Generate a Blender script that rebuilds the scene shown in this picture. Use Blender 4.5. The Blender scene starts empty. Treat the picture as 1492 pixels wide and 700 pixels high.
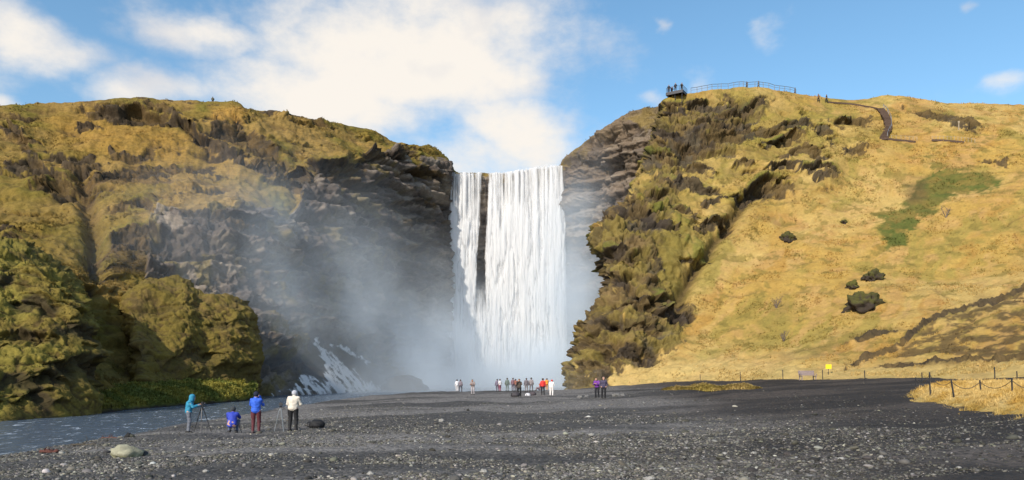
import bpy, math, random
import numpy as np
from mathutils import Vector, Matrix, Euler

R = math.radians
rng = np.random.default_rng(7)
random.seed(7)
sc = bpy.context.scene
COL = sc.collection

# ------------------------------------------------------------------ camera
F = 1100.0            # focal length in photo pixels (photo is 1492 wide)
HZ = 548.0            # photo row of the horizon
CZ = 2.3              # eye height
cam = bpy.data.cameras.new("camera")
cam.sensor_width = 36.0
cam.lens = 36.0 * F / 1492.0
cam.shift_y = (HZ - 350.0) / 1492.0
cam.clip_start = 0.1
cam.clip_end = 20000
cam_ob = bpy.data.objects.new("camera", cam)
cam_ob.location = (0, 0, CZ)
cam_ob.rotation_euler = (R(90), 0, 0)
COL.objects.link(cam_ob)
sc.camera = cam_ob

# ------------------------------------------------------------------ sun, sky, exposure
SUN_EL = 34.0
SUN_DIR = Vector((-0.52, -0.85, 0)).normalized() * math.cos(R(SUN_EL)) + Vector((0, 0, math.sin(R(SUN_EL))))
sun = bpy.data.lights.new("sun", 'SUN')
sun.energy = 4.6
sun.angle = R(0.6)
sun.color = (1.0, 0.91, 0.78)
sun_ob = bpy.data.objects.new("sun", sun)
sun_ob.rotation_euler = SUN_DIR.to_track_quat('Z', 'Y').to_euler()
sun_ob.location = SUN_DIR * 400
COL.objects.link(sun_ob)

vs = sc.view_settings
vs.view_transform = 'Standard'
vs.look = 'None'
vs.gamma = 1.0
vs.use_curve_mapping = False
vs.exposure = 0.0
sc.render.engine = 'CYCLES'
sc.cycles.use_denoising = True
sc.cycles.max_bounces = 6
sc.cycles.diffuse_bounces = 2
sc.cycles.glossy_bounces = 2
sc.cycles.transmission_bounces = 4
sc.cycles.transparent_max_bounces = 16
sc.cycles.volume_bounces = 5
sc.cycles.volume_step_rate = 1.0
sc.cycles.volume_max_steps = 64

world = bpy.data.worlds.new("World")
sc.world = world
world.use_nodes = True
wt = world.node_tree
for n in list(wt.nodes):
    wt.nodes.remove(n)


class G:
    """small node-graph helper"""
    def __init__(self, tree):
        self.t = tree
    def n(self, kind, **kw):
        nd = self.t.nodes.new(kind)
        for k, v in kw.items():
            setattr(nd, k, v)
        return nd
    def l(self, a, b):
        self.t.links.new(a, b)
    def put(self, sock, v):
        if isinstance(v, bpy.types.NodeSocket):
            self.l(v, sock)
        else:
            sock.default_value = v
    def m(self, op, a, b=0.0, c=0.0, clamp=False):
        nd = self.n('ShaderNodeMath', operation=op, use_clamp=clamp)
        self.put(nd.inputs[0], a); self.put(nd.inputs[1], b); self.put(nd.inputs[2], c)
        return nd.outputs[0]
    def vm(self, op, a, b=(0, 0, 0)):
        nd = self.n('ShaderNodeVectorMath', operation=op)
        self.put(nd.inputs[0], a); self.put(nd.inputs[1], b)
        return nd.outputs[0]
    def noise(self, vec, scale, detail=4.0, rough=0.55, dist=0.0):
        nd = self.n('ShaderNodeTexNoise')
        if vec is not None:
            self.l(vec, nd.inputs['Vector'])
        nd.inputs['Scale'].default_value = scale
        nd.inputs['Detail'].default_value = detail
        nd.inputs['Roughness'].default_value = rough
        nd.inputs['Distortion'].default_value = dist
        return nd
    def mr(self, v, a, b, c=0.0, d=1.0, smooth=True):
        nd = self.n('ShaderNodeMapRange', interpolation_type='SMOOTHSTEP' if smooth else 'LINEAR')
        self.put(nd.inputs[0], v)
        for i, x in enumerate((a, b, c, d)):
            nd.inputs[i + 1].default_value = x
        return nd.outputs[0]
    def mix(self, f, a, b, blend='MIX'):
        nd = self.n('ShaderNodeMix', data_type='RGBA', blend_type=blend)
        self.put(nd.inputs[0], f); self.put(nd.inputs[6], a); self.put(nd.inputs[7], b)
        return nd.outputs[2]
    def scale(self, vec, s):
        nd = self.n('ShaderNodeMapping')
        self.l(vec, nd.inputs['Vector'])
        nd.inputs['Scale'].default_value = s
        return nd.outputs[0]


def pix_azel(px, py):
    x, z = (px - 746.0) / F, (HZ - py) / F
    return math.atan2(x, 1.0), math.atan2(z, math.hypot(x, 1.0))

g = G(wt)
out = g.n('ShaderNodeOutputWorld')
sky = g.n('ShaderNodeTexSky', sky_type='NISHITA', sun_disc=False)
sky.sun_elevation = R(SUN_EL)
sky.sun_rotation = math.atan2(SUN_DIR.x, SUN_DIR.y)
sky.air_density = 1.0
sky.dust_density = 0.9
sky.ozone_density = 2.0
hsv = g.n('ShaderNodeHueSaturation')
hsv.inputs['Hue'].default_value = 0.489
hsv.inputs['Saturation'].default_value = 1.12
hsv.inputs['Value'].default_value = 1.3
g.l(sky.outputs[0], hsv.inputs['Color'])
bg_sky = g.n('ShaderNodeBackground')
g.l(hsv.outputs[0], bg_sky.inputs[0])
bg_sky.inputs[1].default_value = 0.15
tc = g.n('ShaderNodeTexCoord')
d = tc.outputs['Generated']
sep = g.n('ShaderNodeSeparateXYZ'); g.l(d, sep.inputs[0])
az = g.m('ARCTAN2', sep.outputs[0], sep.outputs[1])
el = g.m('ARCSINE', sep.outputs[2])
comb = g.n('ShaderNodeCombineXYZ')
g.l(az, comb.inputs[0]); g.l(g.m('MULTIPLY', el, 1.5), comb.inputs[1])
ae = comb.outputs[0]
warp = g.noise(ae, 5.0, 5.0, 0.55)
wsep = g.n('ShaderNodeSeparateColor'); g.l(warp.outputs['Color'], wsep.inputs[0])
azw = g.m('ADD', az, g.m('MULTIPLY', g.m('SUBTRACT', wsep.outputs[0], 0.5), 0.16))
elw = g.m('ADD', el, g.m('MULTIPLY', g.m('SUBTRACT', wsep.outputs[1], 0.5), 0.09))
fb = g.noise(ae, 7.0, 10.0, 0.62)
# cloud banks: (px, py, half width, half height, weight)
BANKS = [(610, 75, 240, 130, 1.0), (480, 140, 230, 75, 0.85), (750, 200, 110, 75, 0.85), (290, 30, 150, 46, 0.8),
         (60, 55, 130, 42, 0.74), (225, 118, 110, 42, 0.78), (160, 25, 60, 18, 0.45), (0, 140, 45, 22, 0.6),
         (390, 140, 90, 40, 0.6), (880, 110, 120, 150, 0.22), (940, 140, 34, 18, 0.42), (1030, 108, 26, 34, 0.34), (1135, 48, 32, 34, 0.46),
         (970, 35, 16, 14, 0.52), (1475, 138, 50, 24, 0.55), (1403, 12, 14, 16, 0.4), (700, 235, 150, 55, 0.72),
         (-250, 60, 260, 80, 0.6), (1800, 60, 260, 80, 0.5), (850, -150, 400, 90, 0.6), (200, -260, 400, 100, 0.5)]
tot = None
for (bx, by, hw, hh, wgt) in BANKS:
    a0, e0 = pix_azel(bx, by)
    a1, _ = pix_azel(bx + hw, by); _, e1 = pix_azel(bx, by - hh)
    u = g.m('DIVIDE', g.m('SUBTRACT', azw, a0), max(abs(a1 - a0), 1e-3))
    v = g.m('DIVIDE', g.m('SUBTRACT', elw, e0), max(abs(e1 - e0), 1e-3))
    r2 = g.m('ADD', g.m('MULTIPLY', u, u), g.m('MULTIPLY', v, v))
    q = g.m('MULTIPLY', g.m('EXPONENT', g.m('MULTIPLY', r2, -0.9)), wgt)
    tot = q if tot is None else g.m('MAXIMUM', tot, q)
# elsewhere round the sky the same kind of broken cloud
far = g.mr(g.m('ABSOLUTE', az), 0.9, 1.3)
tot = g.m('ADD', tot, g.m('MULTIPLY', far, 0.34))
cov = g.m('ADD', tot, g.m('MULTIPLY', g.m('SUBTRACT', fb.outputs[0], 0.5), 1.3))
cl = g.mr(cov, 0.18, 0.88)
cl = g.m('MULTIPLY', cl, 0.96)
shade = g.noise(ae, 4.0, 6.0, 0.5)
a0, e0 = pix_azel(560, 150)
du = g.m('DIVIDE', g.m('SUBTRACT', azw, a0), 0.22); dv = g.m('DIVIDE', g.m('SUBTRACT', elw, e0), 0.09)
lum = g.m('EXPONENT', g.m('MULTIPLY', g.m('ADD', g.m('MULTIPLY', du, du), g.m('MULTIPLY', dv, dv)), -0.8))
thin = g.m('ADD', g.mr(shade.outputs[0], 0.32, 0.60), lum, clamp=True)
ccol = g.mix(thin, (0.62, 0.65, 0.72, 1), (1.0, 0.93, 0.84, 1))
bg_c = g.n('ShaderNodeBackground')
g.l(ccol, bg_c.inputs[0])
bg_c.inputs[1].default_value = 1.0
mx = g.n('ShaderNodeMixShader')
g.l(cl, mx.inputs[0]); g.l(bg_sky.outputs[0], mx.inputs[1]); g.l(bg_c.outputs[0], mx.inputs[2])
g.l(mx.outputs[0], out.inputs[0])

# ------------------------------------------------------------------ numpy noise
_perm = rng.permutation(256).astype(np.int32)
_perm = np.concatenate([_perm, _perm, _perm])
_gr = rng.normal(size=(256, 3)).astype(np.float32)
_gr /= np.linalg.norm(_gr, axis=1, keepdims=True)


def pn(p, s=1.0, seed=0):
    """gradient noise, about -0.7..0.7"""
    p = np.asarray(p, np.float32) * np.float32(1.0) * np.asarray(s, np.float32) + np.float32(seed * 17.31)
    i = np.floor(p).astype(np.int32)
    f = p - i
    i &= 255
    u = f * f * f * (f * (f * 6 - 15) + 10)
    res = 0
    for dx in (0, 1):
        a = _perm[i[:, 0] + dx]
        wx = u[:, 0] if dx else 1 - u[:, 0]
        for dy in (0, 1):
            b = _perm[(a + i[:, 1] + dy) & 255]
            wy = u[:, 1] if dy else 1 - u[:, 1]
            for dz in (0, 1):
                c = _perm[(b + i[:, 2] + dz) & 255]
                wz = u[:, 2] if dz else 1 - u[:, 2]
                gv = _gr[c]
                res = res + wx * wy * wz * (gv[:, 0] * (f[:, 0] - dx) + gv[:, 1] * (f[:, 1] - dy) + gv[:, 2] * (f[:, 2] - dz))
    return res * 1.5


def fbm(p, s, oct=4, gain=0.5, seed=0):
    s = np.asarray(s, np.float32)
    r, a = 0, 1.0
    for o in range(oct):
        r = r + a * pn(p, s * 2.03 ** o, seed + o)
        a *= gain
    return r


def ridged(p, s, oct=3, gain=0.5, seed=0):
    s = np.asarray(s, np.float32)
    r, a = 0, 1.0
    for o in range(oct):
        r = r + a * (0.5 - np.abs(pn(p, s * 2.1 ** o, seed + o)) * 1.4)
        a *= gain
    return r


_cj = rng.uniform(0, 1, (256, 3)).astype(np.float32)
_cv = rng.uniform(-1, 1, 256).astype(np.float32)


def cells(p, s, seed=0):
    """nearest feature point: (value of its block, distance to the next block)"""
    q = np.asarray(p, np.float32) * np.asarray(s, np.float32) + np.float32(seed * 11.7)
    i = np.floor(q).astype(np.int32)
    f = q - i
    b1 = np.full(len(q), 9.0, np.float32); b2 = b1.copy(); val = np.zeros(len(q), np.float32)
    for dx in (-1, 0, 1):
        for dy in (-1, 0, 1):
            for dz in (-1, 0, 1):
                hsh = _perm[(_perm[(_perm[(i[:, 0] + dx) & 255] + i[:, 1] + dy) & 255] + i[:, 2] + dz) & 255]
                j = _cj[hsh]
                dd = (j[:, 0] + dx - f[:, 0]) ** 2 + (j[:, 1] + dy - f[:, 1]) ** 2 + (j[:, 2] + dz - f[:, 2]) ** 2
                k = dd < b1
                b2 = np.where(k, b1, np.minimum(b2, dd)); val = np.where(k, _cv[hsh], val); b1 = np.where(k, dd, b1)
    return val, np.sqrt(b2) - np.sqrt(b1)


def blocks(p, mask, seed, s=1.0):
    """jointed rock: blocks standing proud or set back, with open joints; only where mask > 0"""
    D = np.zeros(len(p)); tone = np.zeros(len(p))
    k = np.nonzero(mask > 0.03)[0]
    if len(k):
        w = p[k] + 0.5 * np.stack([pn(p[k], 0.4, seed), pn(p[k], 0.4, seed + 1), 0.5 * pn(p[k], 0.4, seed + 2)], -1)
        a, ea = cells(w, np.array((0.30, 0.30, 0.62)) * s, seed); b, eb = cells(w, np.array((0.85, 0.85, 1.5)) * s, seed + 5)
        D[k] = mask[k] * (0.85 * a + 0.34 * b - 0.45 * (1 - sstep(ea, 0, 0.12)) - 0.16 * (1 - sstep(eb, 0, 0.12))) / s ** 0.5
        tone[k] = 0.6 * a + 0.6 * b
    return D, tone


def sstep(x, a, b):
    t = np.clip((x - a) / (b - a), 0, 1)
    return t * t * (3 - 2 * t)


def to_world(px, py, dd):
    px, py, dd = np.broadcast_arrays(*[np.asarray(q, np.float64) for q in (px, py, dd)])
    return np.stack([(px - 746) / F * dd, dd, CZ + (HZ - py) / F * dd], -1)


def to_pix(p):
    return 746 + p[:, 0] / p[:, 1] * F, HZ - (p[:, 2] - CZ) / p[:, 1] * F


def lin(r, g_, b):
    """sRGB 0..255 to linear"""
    o = []
    for c in (r, g_, b):
        c /= 255.0
        o.append(c / 12.92 if c <= 0.04045 else ((c + 0.055) / 1.055) ** 2.4)
    return np.array(o)

# ------------------------------------------------------------------ object helpers

def tag(o, label=None, cat=None, group=None, kind=None):
    if label: o["label"] = label
    if cat: o["category"] = cat
    if group: o["group"] = group
    if kind: o["kind"] = kind
    return o


def mesh_ob(name, v, f, mat=None, parent=None, col=None, smooth=True, loc=None):
    me = bpy.data.meshes.new(name)
    v = np.asarray(v, np.float32)
    if isinstance(f, np.ndarray):
        n, k = f.shape
        me.vertices.add(len(v)); me.vertices.foreach_set("co", v.ravel())
        me.loops.add(n * k); me.loops.foreach_set("vertex_index", f.astype(np.int32).ravel())
        me.polygons.add(n)
        me.polygons.foreach_set("loop_start", np.arange(0, n * k, k, dtype=np.int32))
        me.update(calc_edges=True)
    else:
        me.from_pydata(v.tolist(), [], [list(q) for q in f])
        me.update()
    if smooth:
        me.polygons.foreach_set("use_smooth", np.ones(len(me.polygons), dtype=bool))
    if col is not None:
        at = me.color_attributes.new("Col", 'FLOAT_COLOR', 'POINT')
        c4 = np.ones((len(v), 4), np.float32); c4[:, :3] = col
        at.data.foreach_set("color", c4.ravel())
    o = bpy.data.objects.new(name, me)
    if mat: me.materials.append(mat)
    COL.objects.link(o)
    if loc is not None: o.location = loc
    if parent is not None: o.parent = parent
    return o


def empty(name, loc=(0, 0, 0), rz=0.0):
    o = bpy.data.objects.new(name, None)
    o.location = loc; o.rotation_euler = (0, 0, rz)
    o.empty_display_size = 0.2
    COL.objects.link(o)
    return o


def grid_faces(nu, nv):
    i = np.arange(nu * nv).reshape(nu, nv)
    return np.stack([i[:-1, :-1], i[1:, :-1], i[1:, 1:], i[:-1, 1:]], -1).reshape(-1, 4)


class MB:
    """collects boxes, tubes and blobs into one mesh"""
    def __init__(self):
        self.v, self.f = [], []
    def add(self, v, f):
        k = len(self.v)
        self.v += [tuple(p) for p in v]
        self.f += [[i + k for i in q] for q in f]
    def box(self, c, s, rot=None):
        c = Vector(c)
        m = rot.to_matrix() if rot else Matrix.Identity(3)
        v = [c + m @ Vector((x * s[0] / 2, y * s[1] / 2, z * s[2] / 2)) for x in (-1, 1) for y in (-1, 1) for z in (-1, 1)]
        self.add(v, [(0, 1, 3, 2), (4, 6, 7, 5), (0, 4, 5, 1), (2, 3, 7, 6), (0, 2, 6, 4), (1, 5, 7, 3)])
    def tube(self, pts, r, n=6):
        pts = [Vector(p) for p in pts]
        if not isinstance(r, (list, tuple)): r = [r] * len(pts)
        rings = []
        for i, p in enumerate(pts):
            t = (pts[min(i + 1, len(pts) - 1)] - pts[max(i - 1, 0)]).normalized()
            a = t.orthogonal().normalized(); b = t.cross(a)
            rings.append([p + (a * math.cos(k * 2 * math.pi / n) + b * math.sin(k * 2 * math.pi / n)) * r[i] for k in range(n)])
        v = [q for ring in rings for q in ring]
        f = [(i * n + k, i * n + (k + 1) % n, (i + 1) * n + (k + 1) % n, (i + 1) * n + k) for i in range(len(pts) - 1) for k in range(n)]
        f += [list(range(n))[::-1], [(len(pts) - 1) * n + k for k in range(n)]]
        self.add(v, f)
    def build(self, name, mat, parent=None, smooth=False):
        return mesh_ob(name, self.v, self.f, mat, parent, smooth=smooth)


def blob(seed, rx, ry, rz, sub=3, amp=0.25, freq=1.3, flat=0.0):
    """lumpy closed stone: icosphere pushed about by noise"""
    import bmesh
    bm = bmesh.new()
    bmesh.ops.create_icosphere(bm, subdivisions=sub, radius=1.0)
    v = np.array([q.co[:] for q in bm.verts])
    f = np.array([[q.index for q in fc.verts] for fc in bm.faces])
    bm.free()
    n = fbm(v, freq, 4, 0.5, seed) + 0.6 * np.round(pn(v, freq * 1.7, seed + 9) * 3) / 3
    v = v * (1 + amp * n)[:, None]
    v = v * np.array([rx, ry, rz])
    if flat:
        v[:, 2] = np.maximum(v[:, 2], -rz * flat)
    return v, f

# ------------------------------------------------------------------ materials

def new_mat(name):
    m = bpy.data.materials.new(name)
    m.use_nodes = True
    t = m.node_tree
    b = t.nodes.get('Principled BSDF')
    return m, G(t), b


def plain(name, col, rough=0.8, var=0.15, scale=30.0, metal=0.0):
    m, q, b = new_mat(name)
    t = q.n('ShaderNodeTexCoord')
    nz = q.noise(t.outputs['Object'], scale, 4.0, 0.6)
    c = q.mix(q.mr(nz.outputs[0], 0.3, 0.7), tuple(x * (1 - var) for x in col) + (1,), tuple(min(1, x * (1 + var)) for x in col) + (1,))
    q.l(c, b.inputs['Base Color'])
    b.inputs['Roughness'].default_value = rough
    b.inputs['Metallic'].default_value = metal
    bp = q.n('ShaderNodeBump'); bp.inputs['Strength'].default_value = 0.25; bp.inputs['Distance'].default_value = 0.02
    q.l(nz.outputs[0], bp.inputs['Height']); q.l(bp.outputs[0], b.inputs['Normal'])
    return m


def terrain_mat(name, fine=6.0, bump=0.5, bdist=0.25, comb=2.6, ctr=0.3):
    m, q, b = new_mat(name)
    at = q.n('ShaderNodeAttribute', attribute_name='Col')
    t = q.n('ShaderNodeTexCoord')
    o = t.outputs['Object']
    n1 = q.noise(o, fine, 6.0, 0.72)
    n2 = q.noise(q.scale(o, (1, 1, comb)), fine * 0.28, 4.0, 0.6)
    k = q.m('ADD', q.m('MULTIPLY', n1.outputs[0], 0.9), q.m('MULTIPLY', n2.outputs[0], 0.7))
    k = q.mr(k, 0.45, 1.15, 1 - ctr, 1 + ctr, smooth=False)
    vmul = q.n('ShaderNodeVectorMath', operation='SCALE')
    q.l(at.outputs['Color'], vmul.inputs[0]); q.l(k, vmul.inputs['Scale'])
    q.l(vmul.outputs[0], b.inputs['Base Color'])
    b.inputs['Roughness'].default_value = 0.95
    b.inputs['Specular IOR Level'].default_value = 0.15
    bp = q.n('ShaderNodeBump'); bp.inputs['Strength'].default_value = bump; bp.inputs['Distance'].default_value = bdist
    q.l(n1.outputs[0], bp.inputs['Height']); q.l(bp.outputs[0], b.inputs['Normal'])
    return m


def instance_mat(name, rough=0.9, trans=0.0):
    m, q, b = new_mat(name)
    at = q.n('ShaderNodeAttribute', attribute_name='Col', attribute_type='INSTANCER')
    q.l(at.outputs['Color'], b.inputs['Base Color'])
    b.inputs['Roughness'].default_value = rough
    b.inputs['Specular IOR Level'].default_value = 0.25
    return m

M_HILL = terrain_mat("hill_turf", 2.6, 0.7, 0.35, 2.6, 0.5)
M_GOLD = terrain_mat("dry_turf", 2.6, 0.45, 0.28, 0.35, 0.34)
M_MOSS = terrain_mat("moss_turf", 6.0, 0.7, 0.2, 2.0, 0.45)
M_BLADE = instance_mat("grass_blade", 0.85)
M_STONE = instance_mat("river_stone", 0.75)

# ------------------------------------------------------------------ scatter through geometry nodes (stuff only)

def scatter(name, pts, rot, scl, col, src, label):
    me = bpy.data.meshes.new(name)
    n = len(pts)
    me.vertices.add(n); me.vertices.foreach_set("co", np.asarray(pts, np.float32).ravel())
    for nm, arr, ty in (("rot", rot, 'FLOAT_VECTOR'), ("scl", scl, 'FLOAT_VECTOR')):
        a = me.attributes.new(nm, ty, 'POINT'); a.data.foreach_set("vector", np.asarray(arr, np.float32).ravel())
    a = me.attributes.new("Col", 'FLOAT_COLOR', 'POINT')
    c4 = np.ones((n, 4), np.float32); c4[:, :3] = col
    a.data.foreach_set("color", c4.ravel())
    o = bpy.data.objects.new(name, me); COL.objects.link(o)
    ng = bpy.data.node_groups.new(name + "_scatter", 'GeometryNodeTree')
    ng.interface.new_socket("Geometry", in_out='INPUT', socket_type='NodeSocketGeometry')
    ng.interface.new_socket("Geometry", in_out='OUTPUT', socket_type='NodeSocketGeometry')
    q = G(ng)
    gi, go = q.n('NodeGroupInput'), q.n('NodeGroupOutput')
    iop = q.n('GeometryNodeInstanceOnPoints')
    oi = q.n('GeometryNodeObjectInfo'); oi.inputs['Object'].default_value = src
    ra = q.n('GeometryNodeInputNamedAttribute', data_type='FLOAT_VECTOR'); ra.inputs[0].default_value = "rot"
    sa = q.n('GeometryNodeInputNamedAttribute', data_type='FLOAT_VECTOR'); sa.inputs[0].default_value = "scl"
    e2r = q.n('FunctionNodeEulerToRotation')
    q.l(ra.outputs[0], e2r.inputs[0])
    q.l(gi.outputs[0], iop.inputs['Points']); q.l(oi.outputs['Geometry'], iop.inputs['Instance'])
    q.l(e2r.outputs[0], iop.inputs['Rotation']); q.l(sa.outputs[0], iop.inputs['Scale'])
    q.l(iop.outputs[0], go.inputs[0])
    md = o.modifiers.new("scatter", 'NODES'); md.node_group = ng
    return tag(o, label, None, None, "stuff")


def unlinked(name, v, f, mat, smooth=True):
    o = mesh_ob(name, v, f, mat, smooth=smooth)
    COL.objects.unlink(o)
    return o


def tuft_src(name, blades, h, w, spread, seed):
    rs = random.Random(seed)
    mb = MB()
    for k in range(blades):
        a = rs.uniform(0, 2 * math.pi); b = rs.uniform(0, 2 * math.pi)
        p = Vector((math.cos(b), math.sin(b), 0)) * rs.uniform(0, spread * 0.5)
        s = Vector((math.cos(a + 1.57), math.sin(a + 1.57), 0)) * w * rs.uniform(0.6, 1.3)
        l = Vector((math.cos(a), math.sin(a), 0)) * spread * rs.uniform(0.3, 1.0)
        hh = h * rs.uniform(0.6, 1.1)
        mid = p + l * 0.4 + Vector((0, 0, hh * 0.65)); tip = p + l + Vector((0, 0, hh * rs.uniform(0.75, 1.0)))
        p = p - Vector((0, 0, h * 0.15))
        mb.add([p - s, p + s, mid + s * 0.7, mid - s * 0.7, tip], [(0, 1, 2, 3), (3, 2, 4)])
    return unlinked(name, mb.v, mb.f, M_BLADE, smooth=False)

# ------------------------------------------------------------------ ground

def softplus(x, k=2.0):
    return np.log1p(np.exp(np.clip(x / k, -40, 40))) * k


def ground_z(x, y):
    x = np.asarray(x, np.float64); y = np.asarray(y, np.float64)
    z = 0.004 * (np.clip(y, 0, 160) - 20)
    r = 0.066 * softplus(x - 5, 3.0) * sstep(y, -40, 30)
    z = z + 2.0 * np.tanh(r / 2.0 * 1.02) * 1.12
    z = z - 0.055 * softplus(-9 - x, 2.0)                     # falls to the river
    # river channel along x -33 .. -19
    w = np.sin(y * 0.07) * 0.8
    ch = sstep(x, -35.5 + w, -32.5 + w) * (1 - sstep(x, -24 + w, -17.5 + w))
    z = np.where(x < -26, np.minimum(z, -0.35) + 0.5 * sstep(-x, 33.5, 40), z)
    z = z - ch * 0.75
    # pool under the fall
    pool = sstep(y, 97, 122) * (1 - sstep(x, 9, 20)) * (1 - sstep(y, 215, 230))
    z = z - pool * 2.4
    z = np.where(y > 215, np.minimum(z, -1.0), z)
    return z


def ground_hit(px, py):
    """distance at which the ray of a pixel meets the ground"""
    dd = np.geomspace(8, 200, 6000)
    p = to_world(np.full_like(dd, px), np.full_like(dd, py), dd)
    k = np.nonzero(p[:, 2] <= ground_z(p[:, 0], p[:, 1]))[0]
    return p[k[0]] if len(k) else None


def axis(fine_a, fine_b, step, lo, hi, grow=1.25):
    c = list(np.arange(fine_a, fine_b + 1e-6, step))
    s, x = step, c[0]
    left = []
    while x > lo:
        s *= grow; x -= s; left.append(x)
    s, x = step, c[-1]
    right = []
    while x < hi:
        s *= grow; x += s; right.append(x)
    return np.array(left[::-1] + c + right)

gx = axis(-42, 62, 0.30, -6000, 6000, 1.3)
gy = axis(10, 128, 0.36, -4000, 9000, 1.3)
X, Y = np.meshgrid(gx, gy, indexing='ij')
P = np.stack([X.ravel(), Y.ravel(), np.zeros(X.size)], -1)
Z = ground_z(P[:, 0], P[:, 1])
near = sstep(-np.abs(P[:, 1] - 60), -200, -100) * sstep(-np.abs(P[:, 0]), -200, -120)
Z = Z + near * (0.16 * fbm(P, 0.16, 3, 0.5, 3) + 0.05 * fbm(P, 0.9, 2, 0.5, 5))
P[:, 2] = Z
grey = np.array([0.108, 0.100, 0.093]); black = np.array([0.036, 0.0285, 0.0235]); tanp = np.array([0.085, 0.078, 0.066])
k1 = sstep(fbm(P * np.array([0.4, 1.3, 1]), 0.10, 5, 0.6, 21), -0.3, 0.3)
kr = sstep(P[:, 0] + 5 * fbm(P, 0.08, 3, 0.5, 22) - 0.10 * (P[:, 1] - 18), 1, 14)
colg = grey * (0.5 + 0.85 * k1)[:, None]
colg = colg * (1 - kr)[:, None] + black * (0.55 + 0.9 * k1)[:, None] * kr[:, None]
wet = (1 - sstep(P[:, 0], -22, -17)) * sstep(P[:, 0], -40, -34)
colg = colg * (1 - 0.35 * wet)[:, None]

def gravel_mat():
    m, q, b = new_mat("gravel")
    at = q.n('ShaderNodeAttribute', attribute_name='Col')
    t = q.n('ShaderNodeTexCoord'); o = t.outputs['Object']
    vo = q.n('ShaderNodeTexVoronoi'); q.l(o, vo.inputs['Vector']); vo.inputs['Scale'].default_value = 9.0
    vs_ = q.n('ShaderNodeSeparateColor'); q.l(vo.outputs['Color'], vs_.inputs[0])
    n1 = q.noise(o, 30.0, 4.0, 0.7)
    k = q.m('MULTIPLY', q.mr(vs_.outputs[0], 0.0, 1.0, 0.5, 1.6, smooth=False), q.mr(n1.outputs[0], 0.25, 0.75, 0.6, 1.4, smooth=False))
    vmul = q.n('ShaderNodeVectorMath', operation='SCALE')
    q.l(at.outputs['Color'], vmul.inputs[0]); q.l(k, vmul.inputs['Scale'])
    q.l(vmul.outputs[0], b.inputs['Base Color'])
    b.inputs['Roughness'].default_value = 0.75
    b.inputs['Specular IOR Level'].default_value = 0.35
    h = q.m('ADD', q.m('MULTIPLY', vo.outputs['Distance'], -1.0), q.m('MULTIPLY', n1.outputs[0], 0.5))
    bp = q.n('ShaderNodeBump'); bp.inputs['Strength'].default_value = 0.8; bp.inputs['Distance'].default_value = 0.06
    q.l(h, bp.inputs['Height']); q.l(bp.outputs[0], b.inputs['Normal'])
    return m

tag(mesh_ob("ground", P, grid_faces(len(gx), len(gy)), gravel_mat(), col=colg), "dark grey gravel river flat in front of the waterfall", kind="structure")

# ------------------------------------------------------------------ river
def river_mat():
    m, q, b = new_mat("river_water")
    t = q.n('ShaderNodeTexCoord'); o = t.outputs['Object']
    w1 = q.noise(q.scale(o, (1.6, 0.8, 1)), 1.1, 5.0, 0.65, 0.6)
    w2 = q.noise(o, 5.0, 3.0, 0.6)
    h = q.m('ADD', w1.outputs[0], q.m('MULTIPLY', w2.outputs[0], 0.35))
    bp = q.n('ShaderNodeBump'); bp.inputs['Strength'].default_value = 0.9; bp.inputs['Distance'].default_value = 0.22
    q.l(h, bp.inputs['Height']); q.l(bp.outputs[0], b.inputs['Normal'])
    fo = q.noise(q.scale(o, (1.5, 0.5, 1)), 1.7, 8.0, 0.7, 0.8)
    foam = q.mr(fo.outputs[0], 0.56, 0.70)
    c = q.mix(foam, (0.075, 0.105, 0.145, 1), (0.6, 0.66, 0.72, 1))
    q.l(c, b.inputs['Base Color'])
    q.l(q.mr(foam, 0, 1, 0.16, 0.8), b.inputs['Roughness'])
    b.inputs['IOR'].default_value = 1.33
    return m

rx = np.arange(-40, 22.1, 0.35); ry = np.arange(5, 216, 0.5)
X, Y = np.meshgrid(rx, ry, indexing='ij')
P = np.stack([X.ravel(), Y.ravel(), np.full(X.size, -0.52)], -1)
P[:, 2] += 0.045 * fbm(P, (0.9, 0.5, 1), 3, 0.6, 31)
tag(mesh_ob("river", P, grid_faces(len(rx), len(ry)), river_mat()), "blue grey rippled river running past the mossy bank", kind="structure")

# ------------------------------------------------------------------ control-net sheets for cliffs and hills

def pchip(yv, n_per):
    """monotone cubic through rows of yv (R, ...), n_per samples in each interval"""
    yv = np.asarray(yv, np.float64)
    dlt = np.diff(yv, axis=0)
    m = np.zeros_like(yv)
    same = dlt[:-1] * dlt[1:] > 0
    with np.errstate(divide='ignore', invalid='ignore'):
        hm = 2 * dlt[:-1] * dlt[1:] / (dlt[:-1] + dlt[1:])
    m[1:-1] = np.where(same, hm, 0)
    m[0] = dlt[0]; m[-1] = dlt[-1]
    outp = []
    for i, n in enumerate(n_per):
        t = (np.arange(n) / n).reshape((-1,) + (1,) * (yv.ndim - 1))
        h00 = 2 * t**3 - 3 * t**2 + 1; h10 = t**3 - 2 * t**2 + t; h01 = -2 * t**3 + 3 * t**2; h11 = t**3 - t**2
        outp.append(h00 * yv[i] + h10 * m[i] + h01 * yv[i + 1] + h11 * m[i + 1])
    outp.append(yv[-1:])
    return np.concatenate(outp)


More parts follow.
